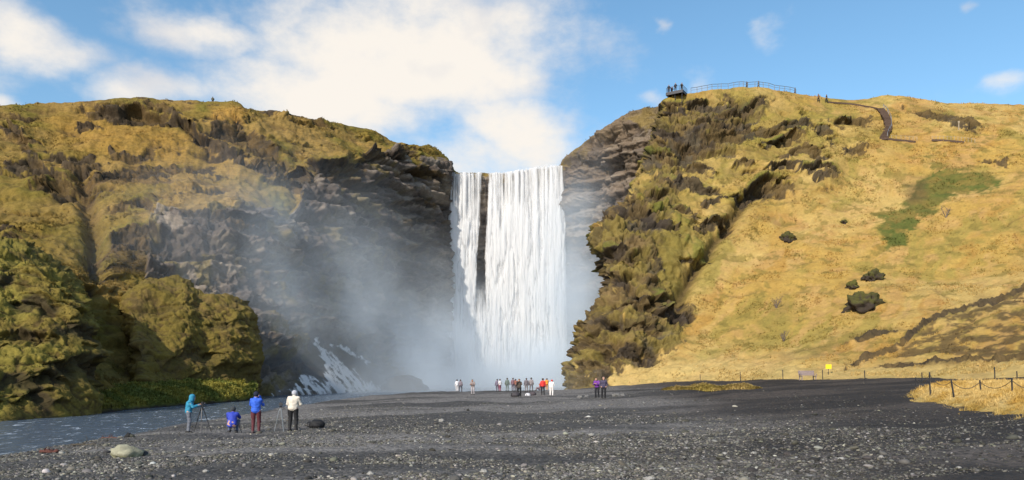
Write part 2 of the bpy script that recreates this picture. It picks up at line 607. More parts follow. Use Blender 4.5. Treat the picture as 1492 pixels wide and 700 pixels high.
def sheet(cols, res, backs, skirt=3.0, dense_c=None):
    """cols: list of columns of (px, py, dist), base first.  Returns (nu, nv, 3) world points."""
    net = np.array(cols, np.float64)                       # C, R, 3
    C, Rr, _ = net.shape
    c_per = [max(2, int(np.max(np.hypot(*(net[i + 1, :, :2] - net[i, :, :2]).T)) / res)) for i in range(C - 1)]
    r_per = [max(2, int(np.max(np.hypot(*(net[:, j + 1, :2] - net[:, j, :2]).T)) / res)) for j in range(Rr - 1)]
    c_per = [min(c, 110) for c in c_per]
    q = pchip(net, c_per)                                  # U, R, 3
    q = pchip(np.swapaxes(q, 0, 1), r_per)                 # V, U, 3
    q = np.swapaxes(q, 0, 1)
    w = to_world(q[..., 0], q[..., 1], q[..., 2])
    rows = [w]
    sk = w[:, :1].copy(); sk[..., 2] -= skirt
    last = w[:, -1:]
    for (dy, dz) in backs:
        b = last.copy(); dirn = b[..., :2] / np.linalg.norm(b[..., :2], axis=-1, keepdims=True)
        n_ = 6
        seg = []
        for k in range(1, n_ + 1):
            bb = b.copy(); bb[..., :2] += dirn * dy * k / n_; bb[..., 2] += dz * k / n_
            seg.append(bb)
        rows += seg
        last = seg[-1]
    return np.concatenate([sk] + rows, axis=1)


def normals(W):
    du = np.gradient(W, axis=0); dv = np.gradient(W, axis=1)
    n = np.cross(du, dv)
    return n / (np.linalg.norm(n, axis=-1, keepdims=True) + 1e-9)


def poly_sd(px, py, poly):
    """signed distance in photo pixels to a polyline, positive above / left of its direction"""
    best = np.full(px.shape, 1e9); sgn = np.zeros(px.shape)
    for (x0, y0), (x1, y1) in zip(poly[:-1], poly[1:]):
        ex, ey = x1 - x0, y1 - y0; L2 = ex * ex + ey * ey
        t = np.clip(((px - x0) * ex + (py - y0) * ey) / L2, 0, 1)
        dx, dy = px - (x0 + t * ex), py - (y0 + t * ey)
        dd = dx * dx + dy * dy
        cr = ex * (py - y0) - ey * (px - x0)
        k = dd < best
        best = np.where(k, dd, best); sgn = np.where(k, -np.sign(cr), sgn)
    return np.sqrt(best) * sgn


def in_poly(px, py, poly, soft=8.0):
    """soft mask of a polygon in photo pixels"""
    c = np.zeros(px.shape, bool)
    n = len(poly)
    for i in range(n):
        x0, y0 = poly[i]; x1, y1 = poly[(i + 1) % n]
        cond = ((y0 > py) != (y1 > py))
        with np.errstate(divide='ignore', invalid='ignore'):
            xi = (x1 - x0) * (py - y0) / (y1 - y0 + 1e-12) + x0
        c ^= cond & (px < xi)
    dd = np.abs(poly_sd(px, py, list(poly) + [poly[0]]))
    return sstep(np.where(c, dd, -dd), -soft, soft)


def mixc(a, b, k):
    return a * (1 - k)[:, None] + b * k[:, None]


def ledges(px, py, pts, specs, wob=5.0, seed=50):
    """ledge lines: brow pushed out above the line, undercut below it"""
    D = np.zeros(px.shape); rock = np.zeros(px.shape)
    nz = fbm(pts, 0.075, 3, 0.5, seed); nf = fbm(pts, 0.16, 2, 0.5, seed + 4)
    for sp in specs:
        poly, A, wu, wd = sp[:4]
        x0 = min(p[0] for p in poly) - 40; x1 = max(p[0] for p in poly) + 40
        y0 = min(p[1] for p in poly) - 60; y1 = max(p[1] for p in poly) + 60
        k = np.nonzero((px > x0) & (px < x1) & (py > y0) & (py < y1))[0]
        if not len(k): continue
        s = poly_sd(px[k], py[k], poly) + wob * nz[k] * 2 + 2.0 * nf[k]
        # fade at the ends
        e0 = np.hypot(px[k] - poly[0][0], py[k] - poly[0][1]); e1 = np.hypot(px[k] - poly[-1][0], py[k] - poly[-1][1])
        plen = sum(math.hypot(b_[0] - a_[0], b_[1] - a_[1]) for a_, b_ in zip(poly[:-1], poly[1:]))
        fade = sstep(np.minimum(e0, e1), -2, min(20, plen * 0.28)) * np.clip(0.95 + 0.7 * nf[k], 0.3, 1.35)
        up = np.exp(-(np.maximum(s, 0) / wu) ** 2); dn = np.exp(-(np.maximum(-s, 0) / wd) ** 2)
        th = np.tanh(s / 4.0)
        D[k] += 0.72 * A * fade * np.where(th > 0, th * up, th * dn * 1.25)
        rk = np.where(s < 1.5, np.exp(-(np.maximum(-s, 0) / (wd * 1.05)) ** 4), np.exp(-((s - 1.5) / 2.5) ** 2)) * np.minimum(1, fade * 1.6)
        rock[k] = np.maximum(rock[k], rk)
    return D, rock

def crisp(m, p, seed, a=0.5):
    return sstep(m + a * fbm(p, 0.8, 3, 0.65, seed), 0.36, 0.60) * np.clip(m * 3, 0, 1)


def shelf(p, period, thr, seed, warp=1.3, wl=0.035, ml=0.07):
    """broken rows of turf-topped rock shelves: outward brow, hollow and bare face below"""
    w = p[:, 2] / period + warp * fbm(p, wl, 3, 0.5, seed) + 0.16 * fbm(p, 0.35, 4, 0.6, seed + 3)
    f = w - np.floor(w)
    lay = np.floor(w)
    mk = sstep(fbm(np.stack([p[:, 0], p[:, 1], lay * 9.7], -1), ml, 5, 0.65, seed + 6), thr, thr + 0.3) * np.clip(0.8 + 0.7 * fbm(p, 0.3, 3, 0.6, seed + 8), 0.2, 1.3)
    brow = sstep(f, 0.58, 0.70) * (1 - sstep(f, 0.78, 1.0))
    hol = sstep(f, 0.18, 0.50) * (1 - sstep(f, 0.54, 0.62))
    return (0.55 * brow - 0.62 * hol) * mk, hol * mk

C_GOLD = np.array([0.415, 0.256, 0.062]); C_STRAW = np.array([0.49, 0.345, 0.13]); C_OCHRE = np.array([0.36, 0.195, 0.045])
C_OLIVE = np.array([0.190, 0.142, 0.033]); C_MOSS = np.array([0.125, 0.128, 0.022]); C_GREEN = np.array([0.085, 0.110, 0.022])
C_BROWN = np.array([0.120, 0.078, 0.034]); C_ROCK = np.array([0.062, 0.050, 0.042]); C_DARK = np.array([0.034, 0.026, 0.020]); C_GREYR = np.array([0.125, 0.112, 0.10])

SURF = {}


def flat_n(n):
    h = n * np.array([1.0, 1.0, 0.2])
    return h / (np.linalg.norm(h, axis=1, keepdims=True) + 1e-6)



def finish(name, W0, W, col, mat, label):
    nu, nv, _ = W.shape
    SURF[name] = W.reshape(-1, 3)
    o = mesh_ob(name, W.reshape(-1, 3), grid_faces(nu, nv), mat, col=col)
    return tag(o, label, kind="structure")


def surf_at(name, px, py, rad=2.5):
    """front-most terrain vertex seen at a photo pixel"""
    p = SURF[name]
    u, v = to_pix(p)
    dd = np.hypot(u - px, v - py)
    k = np.nonzero(dd < rad)[0]
    if not len(k): k = np.array([np.argmin(dd)])
    return p[k[np.argmin(p[k, 1])]].copy()

# ---------- left hill, the head wall behind the fall and the wall right of it
def col_(px, rows):
    return [(px, a, b) for a, b in rows]

LCOLS = [
    col_(-420, [(650, 34), (570, 46), (450, 70), (330, 96), (240, 122), (185, 140)]),
    col_(-250, [(640, 38), (560, 54), (450, 78), (330, 104), (240, 130), (168, 152)]),
    col_(-100, [(620, 45), (540, 60), (440, 82), (320, 110), (235, 138), (160, 158)]),
    col_(0, [(610, 52), (520, 66), (430, 85), (310, 115), (230, 142), (153, 162)]),
    col_(80, [(604, 58), (520, 72), (430, 90), (300, 120), (225, 146), (149.5, 166)]),
    col_(130, [(600, 62), (520, 77), (430, 95), (305, 121), (225, 147), (147.5, 169)]),
    col_(165, [(597, 65), (520, 82), (430, 99), (308, 122), (225, 148), (144.5, 170)]),
    col_(215, [(593, 71), (520, 90), (430, 105), (305, 124), (225, 150), (143.5, 173)]),
    col_(260, [(589, 78), (520, 101), (420, 112), (300, 124), (225, 151), (146, 175)]),
    col_(310, [(586, 88), (520, 108), (420, 116), (303, 125), (225, 153), (148, 176)]),
    col_(345, [(583, 97), (520, 111), (410, 119), (296, 127), (220, 155), (150.5, 177)]),
    col_(362, [(582, 101), (515, 113), (415, 121), (300, 129), (225, 156), (160, 178)]),
    col_(392, [(580, 105), (510, 117), (420, 124), (310, 132), (235, 157), (163, 180)]),
    col_(428, [(578, 110), (505, 124), (420, 130), (322, 138), (240, 159), (169, 183)]),
    col_(444, [(577, 112), (505, 128), (400, 136), (262, 150), (215, 168), (173, 185)]),
    col_(475, [(576, 119), (505, 135), (400, 143), (238, 158), (210, 175), (178.5, 187)]),
    col_(515, [(575, 133), (500, 147), (400, 154), (236, 167), (212, 181), (184, 191)]),
    col_(545, [(574, 146), (500, 157), (400, 163), (230, 175), (212, 184), (191, 194)]),
    col_(575, [(573, 160), (500, 167), (400, 173), (228, 183), (216, 189), (207, 197)]),
    col_(597, [(573, 171), (500, 176), (400, 181), (232, 190), (221, 196), (213, 203)]),
    col_(622, [(572, 183), (500, 186), (400, 189), (238, 195), (226, 201), (214, 207)]),
    col_(645, [(572, 194), (500, 196), (400, 197.5), (247, 200), (239, 204), (230.5, 210)]),
    col_(659, [(572, 200), (500, 201), (400, 202), (254, 204), (250, 206), (246, 211)]),
    col_(674, [(572, 204), (500, 204), (400, 204.5), (256, 206), (255, 208), (253.5, 212)]),
    col_(740, [(572, 207), (500, 206.5), (400, 206.5), (255, 207), (254, 209), (252.5, 213)]),
    col_(775, [(572, 207), (500, 206.5), (400, 206.5), (250, 207), (249, 209), (247.5, 213)]),
    col_(812, [(572, 207), (500, 206), (400, 206), (248, 206), (247, 208), (245.5, 212)]),
    col_(821, [(572, 206), (500, 205), (400, 205), (262, 203), (245, 203), (233, 207)]),
    col_(845, [(572, 204), (500, 203), (400, 202), (275, 199), (240, 199), (212, 203)]),
    col_(870, [(572, 201), (500, 199), (400, 198), (280, 194), (228, 194), (194, 198)]),
    col_(900, [(572, 195), (500, 193), (400, 192), (285, 188), (215, 187), (173, 190)]),
    col_(940, [(572, 188), (500, 186), (400, 184), (285, 180), (205, 179), (157, 182)]),
    col_(1000, [(572, 184), (500, 182), (400, 180), (290, 177), (205, 177), (152, 180)]),
]
W0 = sheet(LCOLS, 1.45, [(40, 0.2), (500, -12)])
nu, nv, _ = W0.shape
p = W0.reshape(-1, 3)
N0 = normals(W0)
px, py = to_pix(p)
# the ground line kept as it is; cliff mask
RIM = np.array([(-420, 700), (180, 700), (215, 360), (235, 302), (300, 304), (356, 293), (387, 309), (425, 325), (438, 300), (446, 240), (470, 233), (512, 233), (540, 224), (572, 222), (610, 232), (640, 243), (660, 254), (740, 262), (812, 262), (822, 232), (850, 208), (900, 180), (940, 185), (1000, 190)])
rim = np.interp(px, RIM[:, 0], RIM[:, 1])
edge = fbm(p, 0.10, 4, 0.55, 11)
cliff = sstep(py - rim + 14 * edge, -5, 9)
body = sstep(np.arange(nv)[None, :] / nv, 0.0, 0.03) * np.ones((nu, 1))
body = body.reshape(-1)
crestlock = np.ones((nu, nv)); crestlock[:, -13:] = 0.12
crestlock[:, -20:-13] = np.linspace(1, 0.15, 7)[None, :]
crestlock = crestlock.reshape(-1)
fallz = sstep(px, 652, 664) * (1 - sstep(px, 812, 824))
LSPEC = [
    ([(129, 152), (171, 160), (206, 163), (240, 174), (266, 184), (291, 204), (312, 212)], 2.4, 10, 13),
    ([(206, 152), (245, 160), (275, 178)], 1.2, 7, 7),
    ([(300, 192), (325, 186), (343, 187), (373, 196)], 1.5, 8, 12),
    ([(290, 206), (330, 214), (352, 226)], 1.4, 7, 9),
    ([(362, 186), (376, 196), (392, 208), (411, 226)], 2.6, 12, 22),
    ([(376, 163), (410, 166), (445, 176), (480, 186)], 1.5, 5, 9),
    ([(355, 232), (385, 238), (420, 258)], 1.2, 8, 8), ([(395, 262), (425, 266), (440, 276)], 1.2, 7, 8),
    ([(2, 182), (34, 191), (50, 221)], 1.5, 10, 12), ([(2, 240), (43, 238), (78, 254), (102, 266)], 1.7, 9, 14),
    ([(48, 272), (72, 270), (98, 273)], 1.7, 6, 8), ([(111, 262), (171, 250), (214, 242), (274, 242), (322, 244)], 1.0, 8, 16),
    ([(165, 300), (200, 296), (232, 304)], 1.1, 6, 8), ([(80, 222), (105, 230), (130, 226)], 0.8, 6, 8), ([(108, 184), (135, 178), (150, 186)], 0.7, 6, 6),
    ([(20, 162), (45, 163)], 0.8, 5, 5), ([(85, 242), (115, 246), (150, 240)], 0.8, 6, 7), ([(0, 352), (20, 346), (40, 350)], 1.6, 8, 12),
    ([(60, 232), (90, 234)], 0.6, 6, 6), ([(170, 222), (200, 226), (230, 222)], 0.6, 6, 7), ([(155, 352), (190, 346), (222, 352)], 1.0, 10, 26),
    ([(240, 318), (280, 312), (330, 316), (380, 320)], 1.0, 8, 14),
    ([(444, 240), (470, 233), (516, 232)], 3.4, 10, 26), ([(505, 262), (530, 268), (556, 262)], 1.7, 8, 14), ([(520, 226), (548, 220), (575, 224), (600, 232)], 1.4, 7, 9),
    ([(575, 252), (610, 254), (650, 262)], 1.2, 8, 8), ([(530, 322), (575, 328), (640, 322)], 0.9, 8, 6), ([(540, 352), (585, 362), (645, 352)], 0.9, 8, 6),
    ([(560, 300), (600, 296), (640, 302)], 0.8, 7, 5), ([(820, 262), (850, 268), (890, 262)], 1.2, 8, 9), ([(880, 240), (910, 232), (945, 236)], 1.3, 8, 14), ([(830, 320), (870, 326)], 0.9, 8, 8),
]
DL, rockL = ledges(px, py, p, LSPEC)
DL = DL * 1.3
grassy = 1 - cliff
S1, k1_ = shelf(p, 6.5, 0.12, 600); S2, k2_ = shelf(p, 2.7, 0.08, 620, 1.0, 0.04, 0.07)
zone = 0.35 + 0.65 * np.clip(in_poly(px, py, [(120, 145), (345, 150), (440, 175), (600, 215), (640, 250), (440, 300), (380, 290), (330, 230), (230, 185)], 15) + in_poly(px, py, [(-50, 180), (60, 190), (120, 230), (320, 240), (330, 290), (220, 310), (160, 420), (-50, 420)], 20), 0, 1)
zone *= grassy
DL = DL + zone * (1.7 * S1 + 1.2 * S2)
rockL = np.maximum(rockL, np.clip(zone * 0.95 * np.maximum(k1_, 0.8 * k2_), 0, 1))
big = 1.7 * fbm(p, 0.045, 3, 0.5, 1)
hum = 0.62 * fbm(p, 0.28, 3, 0.55, 2) + 0.30 * np.abs(pn(p, 0.62, 8)) - 0.1
ter = 0.42 * pn(p * np.array([0.16, 0.16, 1.0]), 0.8, 5) + 0.34 * pn(p * np.array([0.13, 0.13, 1.0]), 1.7, 6)
strat = pn(np.stack([p[:, 0] * 0.012, p[:, 1] * 0.012, p[:, 2] * 0.30 + 0.5 * edge], -1), 1.0, 12)
strat = np.tanh(strat * 5) * 0.8 + 0.6 * np.tanh(5 * pn(np.stack([p[:, 0] * 0.03, p[:, 1] * 0.03, p[:, 2] * 0.8 + 0.6 * edge], -1), 1.0, 13))
fl = np.stack([p[:, 0], p[:, 1], p[:, 2] * 0.22], -1)
rocky = 1.3 * ridged(fl, 0.11, 4, 0.55, 14) + 0.7 * fbm(p, 0.35, 4, 0.6, 15) + 1.0 * strat - 0.5
disp = (big + (hum + ter) * (1 - 0.3 * rockL)) * grassy + (0.8 * big + rocky) * cliff
gul = np.exp(-(poly_sd(px, py, [(120, 262), (131, 310), (142, 360), (140, 400)]) / 13) ** 2)
disp += (rockL * 0.6 + cliff * 0.35) * (fbm(p, 0.55, 4, 0.65, 16) + 0.5 * ridged(p, 0.9, 2, 0.5, 17)) - 2.2 * gul
BL, toneL = blocks(p, np.maximum(0.45 * cliff, 0.8 * rockL), 700, 0.72)
disp += BL
apron = in_poly(px, py, [(446, 480), (480, 488), (545, 528), (575, 585), (385, 590), (440, 540)], 12)
disp *= crestlock * (0.25 + 0.75 * body) * (1 - 0.7 * fallz) * (1 - 0.88 * apron)
disp += (1 - crestlock) * 0.35 * fbm(p, 0.35, 3, 0.5, 18) * (1 - fallz)
HN = flat_n(N0.reshape(-1, 3))
W = p + N0.reshape(-1, 3) * disp[:, None] + HN * (DL * (1 + 0.3 * cliff) * crestlock * (1 - 0.8 * fallz))[:, None]
# colours
t1 = sstep(fbm(p, 0.06, 4, 0.55, 19), -0.4, 0.4); t2 = sstep(fbm(p * np.array([0.5, 0.5, 1.2]), 0.25, 4, 0.6, 20), -0.4, 0.4)
c = mixc(C_OLIVE * np.ones((len(p), 3)), np.array([0.27, 0.185, 0.062]), t1 * 0.75)
c = mixc(c, C_MOSS, (1 - t1) * 0.55 * t2)
c = mixc(c, C_GOLD * 0.72, 0.75 * in_poly(px, py, [(60, 170), (130, 158), (250, 190), (330, 235), (200, 238), (90, 210)], 22))
c = mixc(c, C_GOLD * 0.8, 0.8 * in_poly(px, py, [(305, 155), (352, 158), (355, 182), (310, 184)], 8))
c = mixc(c, C_OLIVE * 0.9, 0.6 * in_poly(px, py, [(0, 270), (110, 290), (160, 420), (0, 420)], 25))
c = mixc(c, C_BROWN, 0.7 * in_poly(px, py, [(105, 258), (320, 240), (325, 262), (220, 282), (120, 285)], 12) * t2)
c = mixc(c, C_BROWN * 0.7, 0.75 * in_poly(px, py, [(160, 352), (225, 350), (232, 400), (165, 402)], 10))
c = mixc(c, C_BROWN * 0.7, 0.55 * gul)
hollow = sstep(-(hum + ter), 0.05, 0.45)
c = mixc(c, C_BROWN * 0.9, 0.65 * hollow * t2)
cr = mixc(C_ROCK * 1.6 * np.ones((len(p), 3)), np.array([0.23, 0.19, 0.15]), sstep(fbm(p * np.array([0.6, 0.6, 2.0]), 0.13, 4, 0.62, 23), -0.1, 0.4) * 0.9)
cr = mixc(cr, C_DARK * 1.2, sstep(-strat, 0.2, 0.7) * 0.6)
cr = mixc(cr, C_OLIVE * 0.8, 0.7 * sstep(fbm(p, 0.2, 3, 0.6, 24), 0.12, 0.45) * sstep(N0.reshape(-1, 3)[:, 2], -0.1, 0.4))
c = c * np.array([0.98, 0.92, 0.88])
c = mixc(c, cr, crisp(cliff, p, 831, 0.4))
c = mixc(c, mixc(C_DARK * 1.2 * np.ones((len(p), 3)), C_BROWN * 0.8, t2), 0.92 * crisp(rockL, p, 801))
c = c * (1 + 0.26 * toneL * np.maximum(cliff, rockL))[:, None]
c = mixc(c, C_DARK * 1.4, 0.7 * apron)
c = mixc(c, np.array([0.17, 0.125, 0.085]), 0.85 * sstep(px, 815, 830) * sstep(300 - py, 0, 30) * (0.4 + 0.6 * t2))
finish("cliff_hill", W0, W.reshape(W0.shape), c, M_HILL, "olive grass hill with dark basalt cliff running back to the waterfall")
L_W0 = W0.copy(); L_GRID, L_NORM = W.reshape(W0.shape), normals(W.reshape(W0.shape))
L_INFO = (px, py, grassy * (1 - rockL), c)

# ---------- right hill
RCOLS = [
    [(850, 574, 140), (860, 500, 142), (892, 420, 145), (890, 345, 150), (925, 300, 156), (955, 200, 172), (962, 160, 176)],
    [(828, 571, 122), (840, 492, 126), (882, 414, 130), (872, 345, 136), (908, 302, 145), (950, 200, 164), (960, 153, 170)],
    [(821, 570, 113), (835, 490, 117), (879, 412, 122), (868, 345, 128), (905, 304, 138), (953, 203, 158), (963, 149, 165)],
    [(843, 569, 108), (866, 490, 112), (903, 410, 118), (893, 345, 125), (929, 300, 136), (972, 210, 155), (976, 142, 163)],
    [(885, 567, 105), (922, 490, 110), (945, 410, 117), (940, 345, 126), (970, 290, 138), (1003, 215, 153), (1005, 135, 163)],
    [(930, 566, 102), (982, 480, 112), (1000, 410, 121), (1010, 345, 130), (1030, 285, 140), (1048, 210, 153), (1048, 130.5, 165)],
    [(1000, 563, 97), (1038, 490, 110), (1060, 410, 122), (1075, 340, 133), (1090, 280, 142), (1103, 205, 154), (1095, 127.5, 167)],
    [(1080, 560, 91), (1108, 490, 106), (1120, 410, 120), (1138, 330, 134), (1148, 260, 146), (1158, 200, 156), (1160, 137, 170)],
    [(1180, 556, 83), (1198, 480, 102), (1208, 400, 118), (1218, 320, 133), (1226, 250, 146), (1232, 195, 156), (1240, 145.5, 172)],
    [(1290, 555, 77), (1298, 480, 96), (1300, 400, 113), (1300, 320, 130), (1300, 240, 145), (1298, 190, 155), (1302, 139, 170)],
    [(1400, 555, 70), (1400, 480, 90), (1400, 400, 108), (1400, 310, 128), (1400, 230, 144), (1395, 190, 153), (1392, 151, 166)],
    [(1500, 554, 64), (1500, 470, 86), (1500, 390, 104), (1500, 300, 124), (1500, 230, 138), (1500, 190, 148), (1500, 152.5, 160)],
    [(1700, 554, 57), (1700, 470, 76), (1700, 390, 94), (1700, 300, 114), (1700, 230, 130), (1700, 190, 140), (1700, 158, 150)],
    [(2050, 554, 48), (2050, 470, 64), (2050, 390, 80), (2050, 300, 100), (2050, 230, 114), (2050, 190, 124), (2050, 168, 135)],
]
W0 = sheet(RCOLS, 1.45, [(45, 1.0), (500, -10)])
nu, nv, _ = W0.shape
p = W0.reshape(-1, 3)
N0 = normals(W0)
px, py = to_pix(p)
jj = np.arange(nv)[None, :] * np.ones((nu, 1))
body = sstep(jj / nv, 0.0, 0.05).reshape(-1)
crestlock = np.ones((nu, nv)); crestlock[:, -13:] = 0.10
crestlock[:, -20:-13] = np.linspace(1, 0.12, 7)[None, :]
crestlock = crestlock.reshape(-1)
RSPEC = [
    ([(960, 157), (978, 157), (997, 159), (1040, 152)], 2.4, 8, 10), ([(1035, 170), (1070, 160), (1118, 150)], 1.2, 8, 9),
    ([(1005, 188), (1040, 182), (1080, 178)], 1.4, 9, 14), ([(1015, 205), (1050, 196), (1085, 188)], 1.6, 9, 22), ([(962, 190), (985, 200), (1000, 206)], 1.3, 8, 12),
    ([(1109, 188), (1145, 180), (1187, 184)], 1.6, 6, 8), ([(1114, 207), (1140, 199), (1180, 200)], 2.8, 9, 12), ([(1210, 183), (1232, 181), (1252, 184), (1280, 181)], 1.6, 6, 8),
    ([(1145, 226), (1170, 220), (1200, 228)], 1.6, 8, 10), ([(1120, 248), (1145, 242), (1160, 250)], 1.3, 7, 9), ([(1172, 257), (1195, 252), (1214, 257)], 1.5, 7, 8), ([(1190, 268), (1210, 266)], 1.1, 5, 7),
    ([(1082, 276), (1105, 266), (1127, 264)], 2.2, 8, 22), ([(1105, 286), (1130, 276), (1150, 280)], 1.3, 8, 9),
    ([(993, 246), (1012, 242), (1036, 247)], 1.6, 7, 12), ([(976, 270), (1000, 264), (1030, 272), (1058, 274)], 1.5, 8, 9), ([(1072, 243), (1092, 241)], 1.1, 5, 6),
    ([(912, 306), (930, 302), (945, 310)], 1.4, 8, 14), ([(970, 310), (990, 304), (1010, 312)], 1.3, 8, 12), ([(1016, 330), (1040, 322), (1062, 322)], 1.2, 8, 10), ([(1030, 292), (1055, 288)], 0.9, 6, 8),
    ([(940, 330), (960, 326), (980, 332)], 0.8, 6, 7), ([(880, 322), (900, 318)], 1.1, 8, 9), ([(872, 372), (895, 366), (915, 372)], 1.4, 9, 14), ([(885, 402), (905, 400)], 1.0, 7, 9),
    ([(942, 426), (965, 418), (990, 426)], 1.5, 9, 14), ([(965, 448), (985, 442), (1002, 452)], 1.2, 8, 12), ([(900, 440), (925, 434), (940, 440)], 1.2, 8, 12), ([(860, 470), (885, 462), (905, 470)], 1.4, 9, 14),
    ([(905, 480), (930, 474), (955, 480)], 1.2, 8, 12), ([(840, 500), (860, 494), (880, 502)], 1.2, 8, 12), ([(890, 512), (915, 504), (940, 512)], 1.2, 8, 13), ([(835, 532), (860, 524), (880, 532)], 1.0, 8, 10),
    ([(1240, 530), (1268, 515), (1308, 506), (1324, 491), (1356, 468), (1396, 458), (1452, 442), (1492, 418), (1560, 390)], 1.0, 5, 3.2),
    ([(1280, 534), (1320, 530), (1372, 526), (1430, 526), (1492, 528), (1580, 528)], 0.7, 4, 2.8), ([(1236, 493), (1276, 483), (1316, 483)], 0.45, 4, 3),
    ([(1327, 158), (1355, 168), (1382, 176), (1427, 190)], 0.9, 7, 12), ([(1225, 225), (1260, 222)], 0.4, 5, 4), ([(1430, 235), (1470, 240)], 0.5, 5, 4),
]
DR, rockR = ledges(px, py, p, RSPEC, seed=70)
edge = fbm(p, 0.10, 4, 0.55, 41)
S1, k1_ = shelf(p, 6.5, 0.16, 640, 2.2, 0.03, 0.06); S2, k2_ = shelf(p, 2.8, 0.14, 660, 1.8, 0.05, 0.09)
zone = in_poly(px, py, [(930, 150), (1120, 140), (1200, 175), (1300, 178), (1300, 192), (1215, 200), (1220, 275), (1130, 300), (1062, 350), (1005, 430), (1000, 480), (930, 530), (860, 590), (800, 590), (850, 300)], 16)
lowz = 0.3 * in_poly(px, py, [(1320, 150), (1440, 180), (1500, 190), (1500, 250), (1400, 240), (1330, 190)], 15)
zone = np.maximum(zone, lowz)
DR = DR + zone * (1.8 * S1 + 0.9 * S2)
rockR = np.maximum(rockR, np.clip(zone * 1.05 * np.maximum(k1_, 0.7 * k2_), 0, 1))
NOSE = [(800, 590), (826, 480), (868, 412), (856, 345), (890, 296), (942, 276), (940, 150), (1010, 154), (1120, 146), (1112, 172), (1086, 200), (1062, 230), (1012, 228), (990, 250), (985, 300), (968, 330), (958, 352), (962, 398), (985, 420), (1000, 432), (1004, 468), (975, 500), (940, 522), (900, 548), (872, 580)]
crag = in_poly(px + 16 * edge, py + 12 * edge, NOSE, 12)
gullyline = [(1123, 268), (1088, 290), (1062, 328), (1037, 362), (1010, 394), (994, 426), (986, 460)]
gsd = poly_sd(px, py, gullyline) + 4 * edge
gul = np.exp(-(gsd / 9) ** 2)
UP = in_poly(px, py, [(940, 140), (1140, 150), (1290, 190), (1210, 275), (1120, 290), (1060, 340), (1000, 430), (930, 470), (900, 360)], 30)
big = 1.5 * fbm(p, 0.042, 3, 0.5, 42)
hum = 0.5 * fbm(p, 0.22, 4, 0.55, 43) + 0.16 * np.abs(pn(p, 0.8, 44))
ter = 0.14 * pn(p * np.array([0.25, 0.25, 1.0]), 1.0, 45) + 0.12 * pn(p * np.array([0.22, 0.22, 1.0]), 2.1, 46)
knob = ridged(p, 0.14, 4, 0.55, 47)
rocky = 1.2 * knob + 0.5 * fbm(p, 0.45, 4, 0.6, 48) - 0.5
rough = np.clip(0.55 + 0.7 * UP, 0, 1.2)
trk = fbm(p, 0.05, 3, 0.5, 61) * 1.6 + p[:, 2] / 3.4
trk = np.exp(-(((trk - np.floor(trk)) - 0.5) / 0.07) ** 2) * sstep(fbm(p, 0.045, 3, 0.6, 62), 0.0, 0.25)
disp = big * (0.55 + 0.5 * UP) + (hum + ter) * rough + rocky * crag * 0.8 - 1.9 * gul
disp += np.maximum(rockR, 0.7 * crag) * (0.55 * fbm(p, 0.6, 4, 0.65, 49) + 0.35 * ridged(p, 0.9, 2, 0.5, 59))
BR, toneR = blocks(p, np.maximum(0.9 * crag, rockR) * (1 - sstep(px, 1230, 1260) * sstep(py, 380, 420)), 720, 1.1)
disp += BR
flat_tuss = sstep(py, 505, 540)
disp += flat_tuss * 0.28 * np.abs(fbm(p * np.array([1, 1, 1.6]), 0.55, 3, 0.6, 51))
disp -= 0.28 * trk * (1 - crag)
disp *= crestlock * (0.2 + 0.8 * body)
disp += (1 - crestlock) * 0.25 * fbm(p, 0.35, 3, 0.5, 52)
W = p + N0.reshape(-1, 3) * disp[:, None] + flat_n(N0.reshape(-1, 3)) * (DR * crestlock)[:, None]
t1 = sstep(fbm(p, 0.05, 4, 0.55, 53), -0.4, 0.4); t2 = sstep(fbm(p * np.array([0.6, 0.6, 1.4]), 0.22, 4, 0.6, 54), -0.4, 0.4)
sv = np.stack([(0.83 * px + 0.55 * py) * 0.026 + 0.5 * edge, (-0.55 * px + 0.83 * py) * 0.006, px * 0], -1)
streak = sstep(fbm(sv, 1.0, 5, 0.62, 55), -0.30, 0.35)
streak2 = sstep(fbm(sv + 7.3, 1.7, 4, 0.62, 65), -0.25, 0.35)
c = mixc(C_GOLD * np.ones((len(p), 3)), C_STRAW, t1 * 0.5)
c = mixc(c, C_OCHRE, 0.85 * streak * (0.35 + 0.65 * t2))
c = mixc(c, C_OLIVE * 1.45, 0.75 * sstep(fbm(p, 0.06, 5, 0.62, 56), 0.02, 0.36) * (0.3 + 0.7 * streak2))
c = mixc(c, np.array([0.45, 0.265, 0.095]), 0.6 * (1 - streak2) * t2)
c = mixc(c, C_OLIVE * 1.25, 0.72 * UP * t2)
c = mixc(c, C_MOSS * 1.2, 0.6 * UP * (1 - t1) * (1 - t2))
c = mixc(c, C_BROWN * 1.1, 0.45 * trk)
c = mixc(c, C_OLIVE * 0.95, 0.6 * sstep(fbm(p, 0.4, 4, 0.65, 63), 0.22, 0.5))
c = mixc(c, C_STRAW * 1.05, 0.6 * flat_tuss)
c = mixc(c, C_OLIVE * 1.0, 0.8 * in_poly(px, py, [(925, 330), (1000, 320), (1000, 420), (935, 420)], 14))
c = mixc(c, C_OLIVE * 1.1, 0.75 * in_poly(px, py, [(952, 468), (1002, 466), (990, 505), (945, 512)], 8))
c = mixc(c, C_OLIVE * 1.15, 0.55 * in_poly(px, py, [(1100, 470), (1140, 430), (1170, 440), (1120, 500)], 14))
c = mixc(c, C_OLIVE * 0.8, 0.6 * in_poly(px, py, [(1320, 152), (1390, 165), (1440, 195), (1400, 200), (1350, 175)], 8) * t2)
rag = fbm(p, 0.35, 4, 0.65, 64)
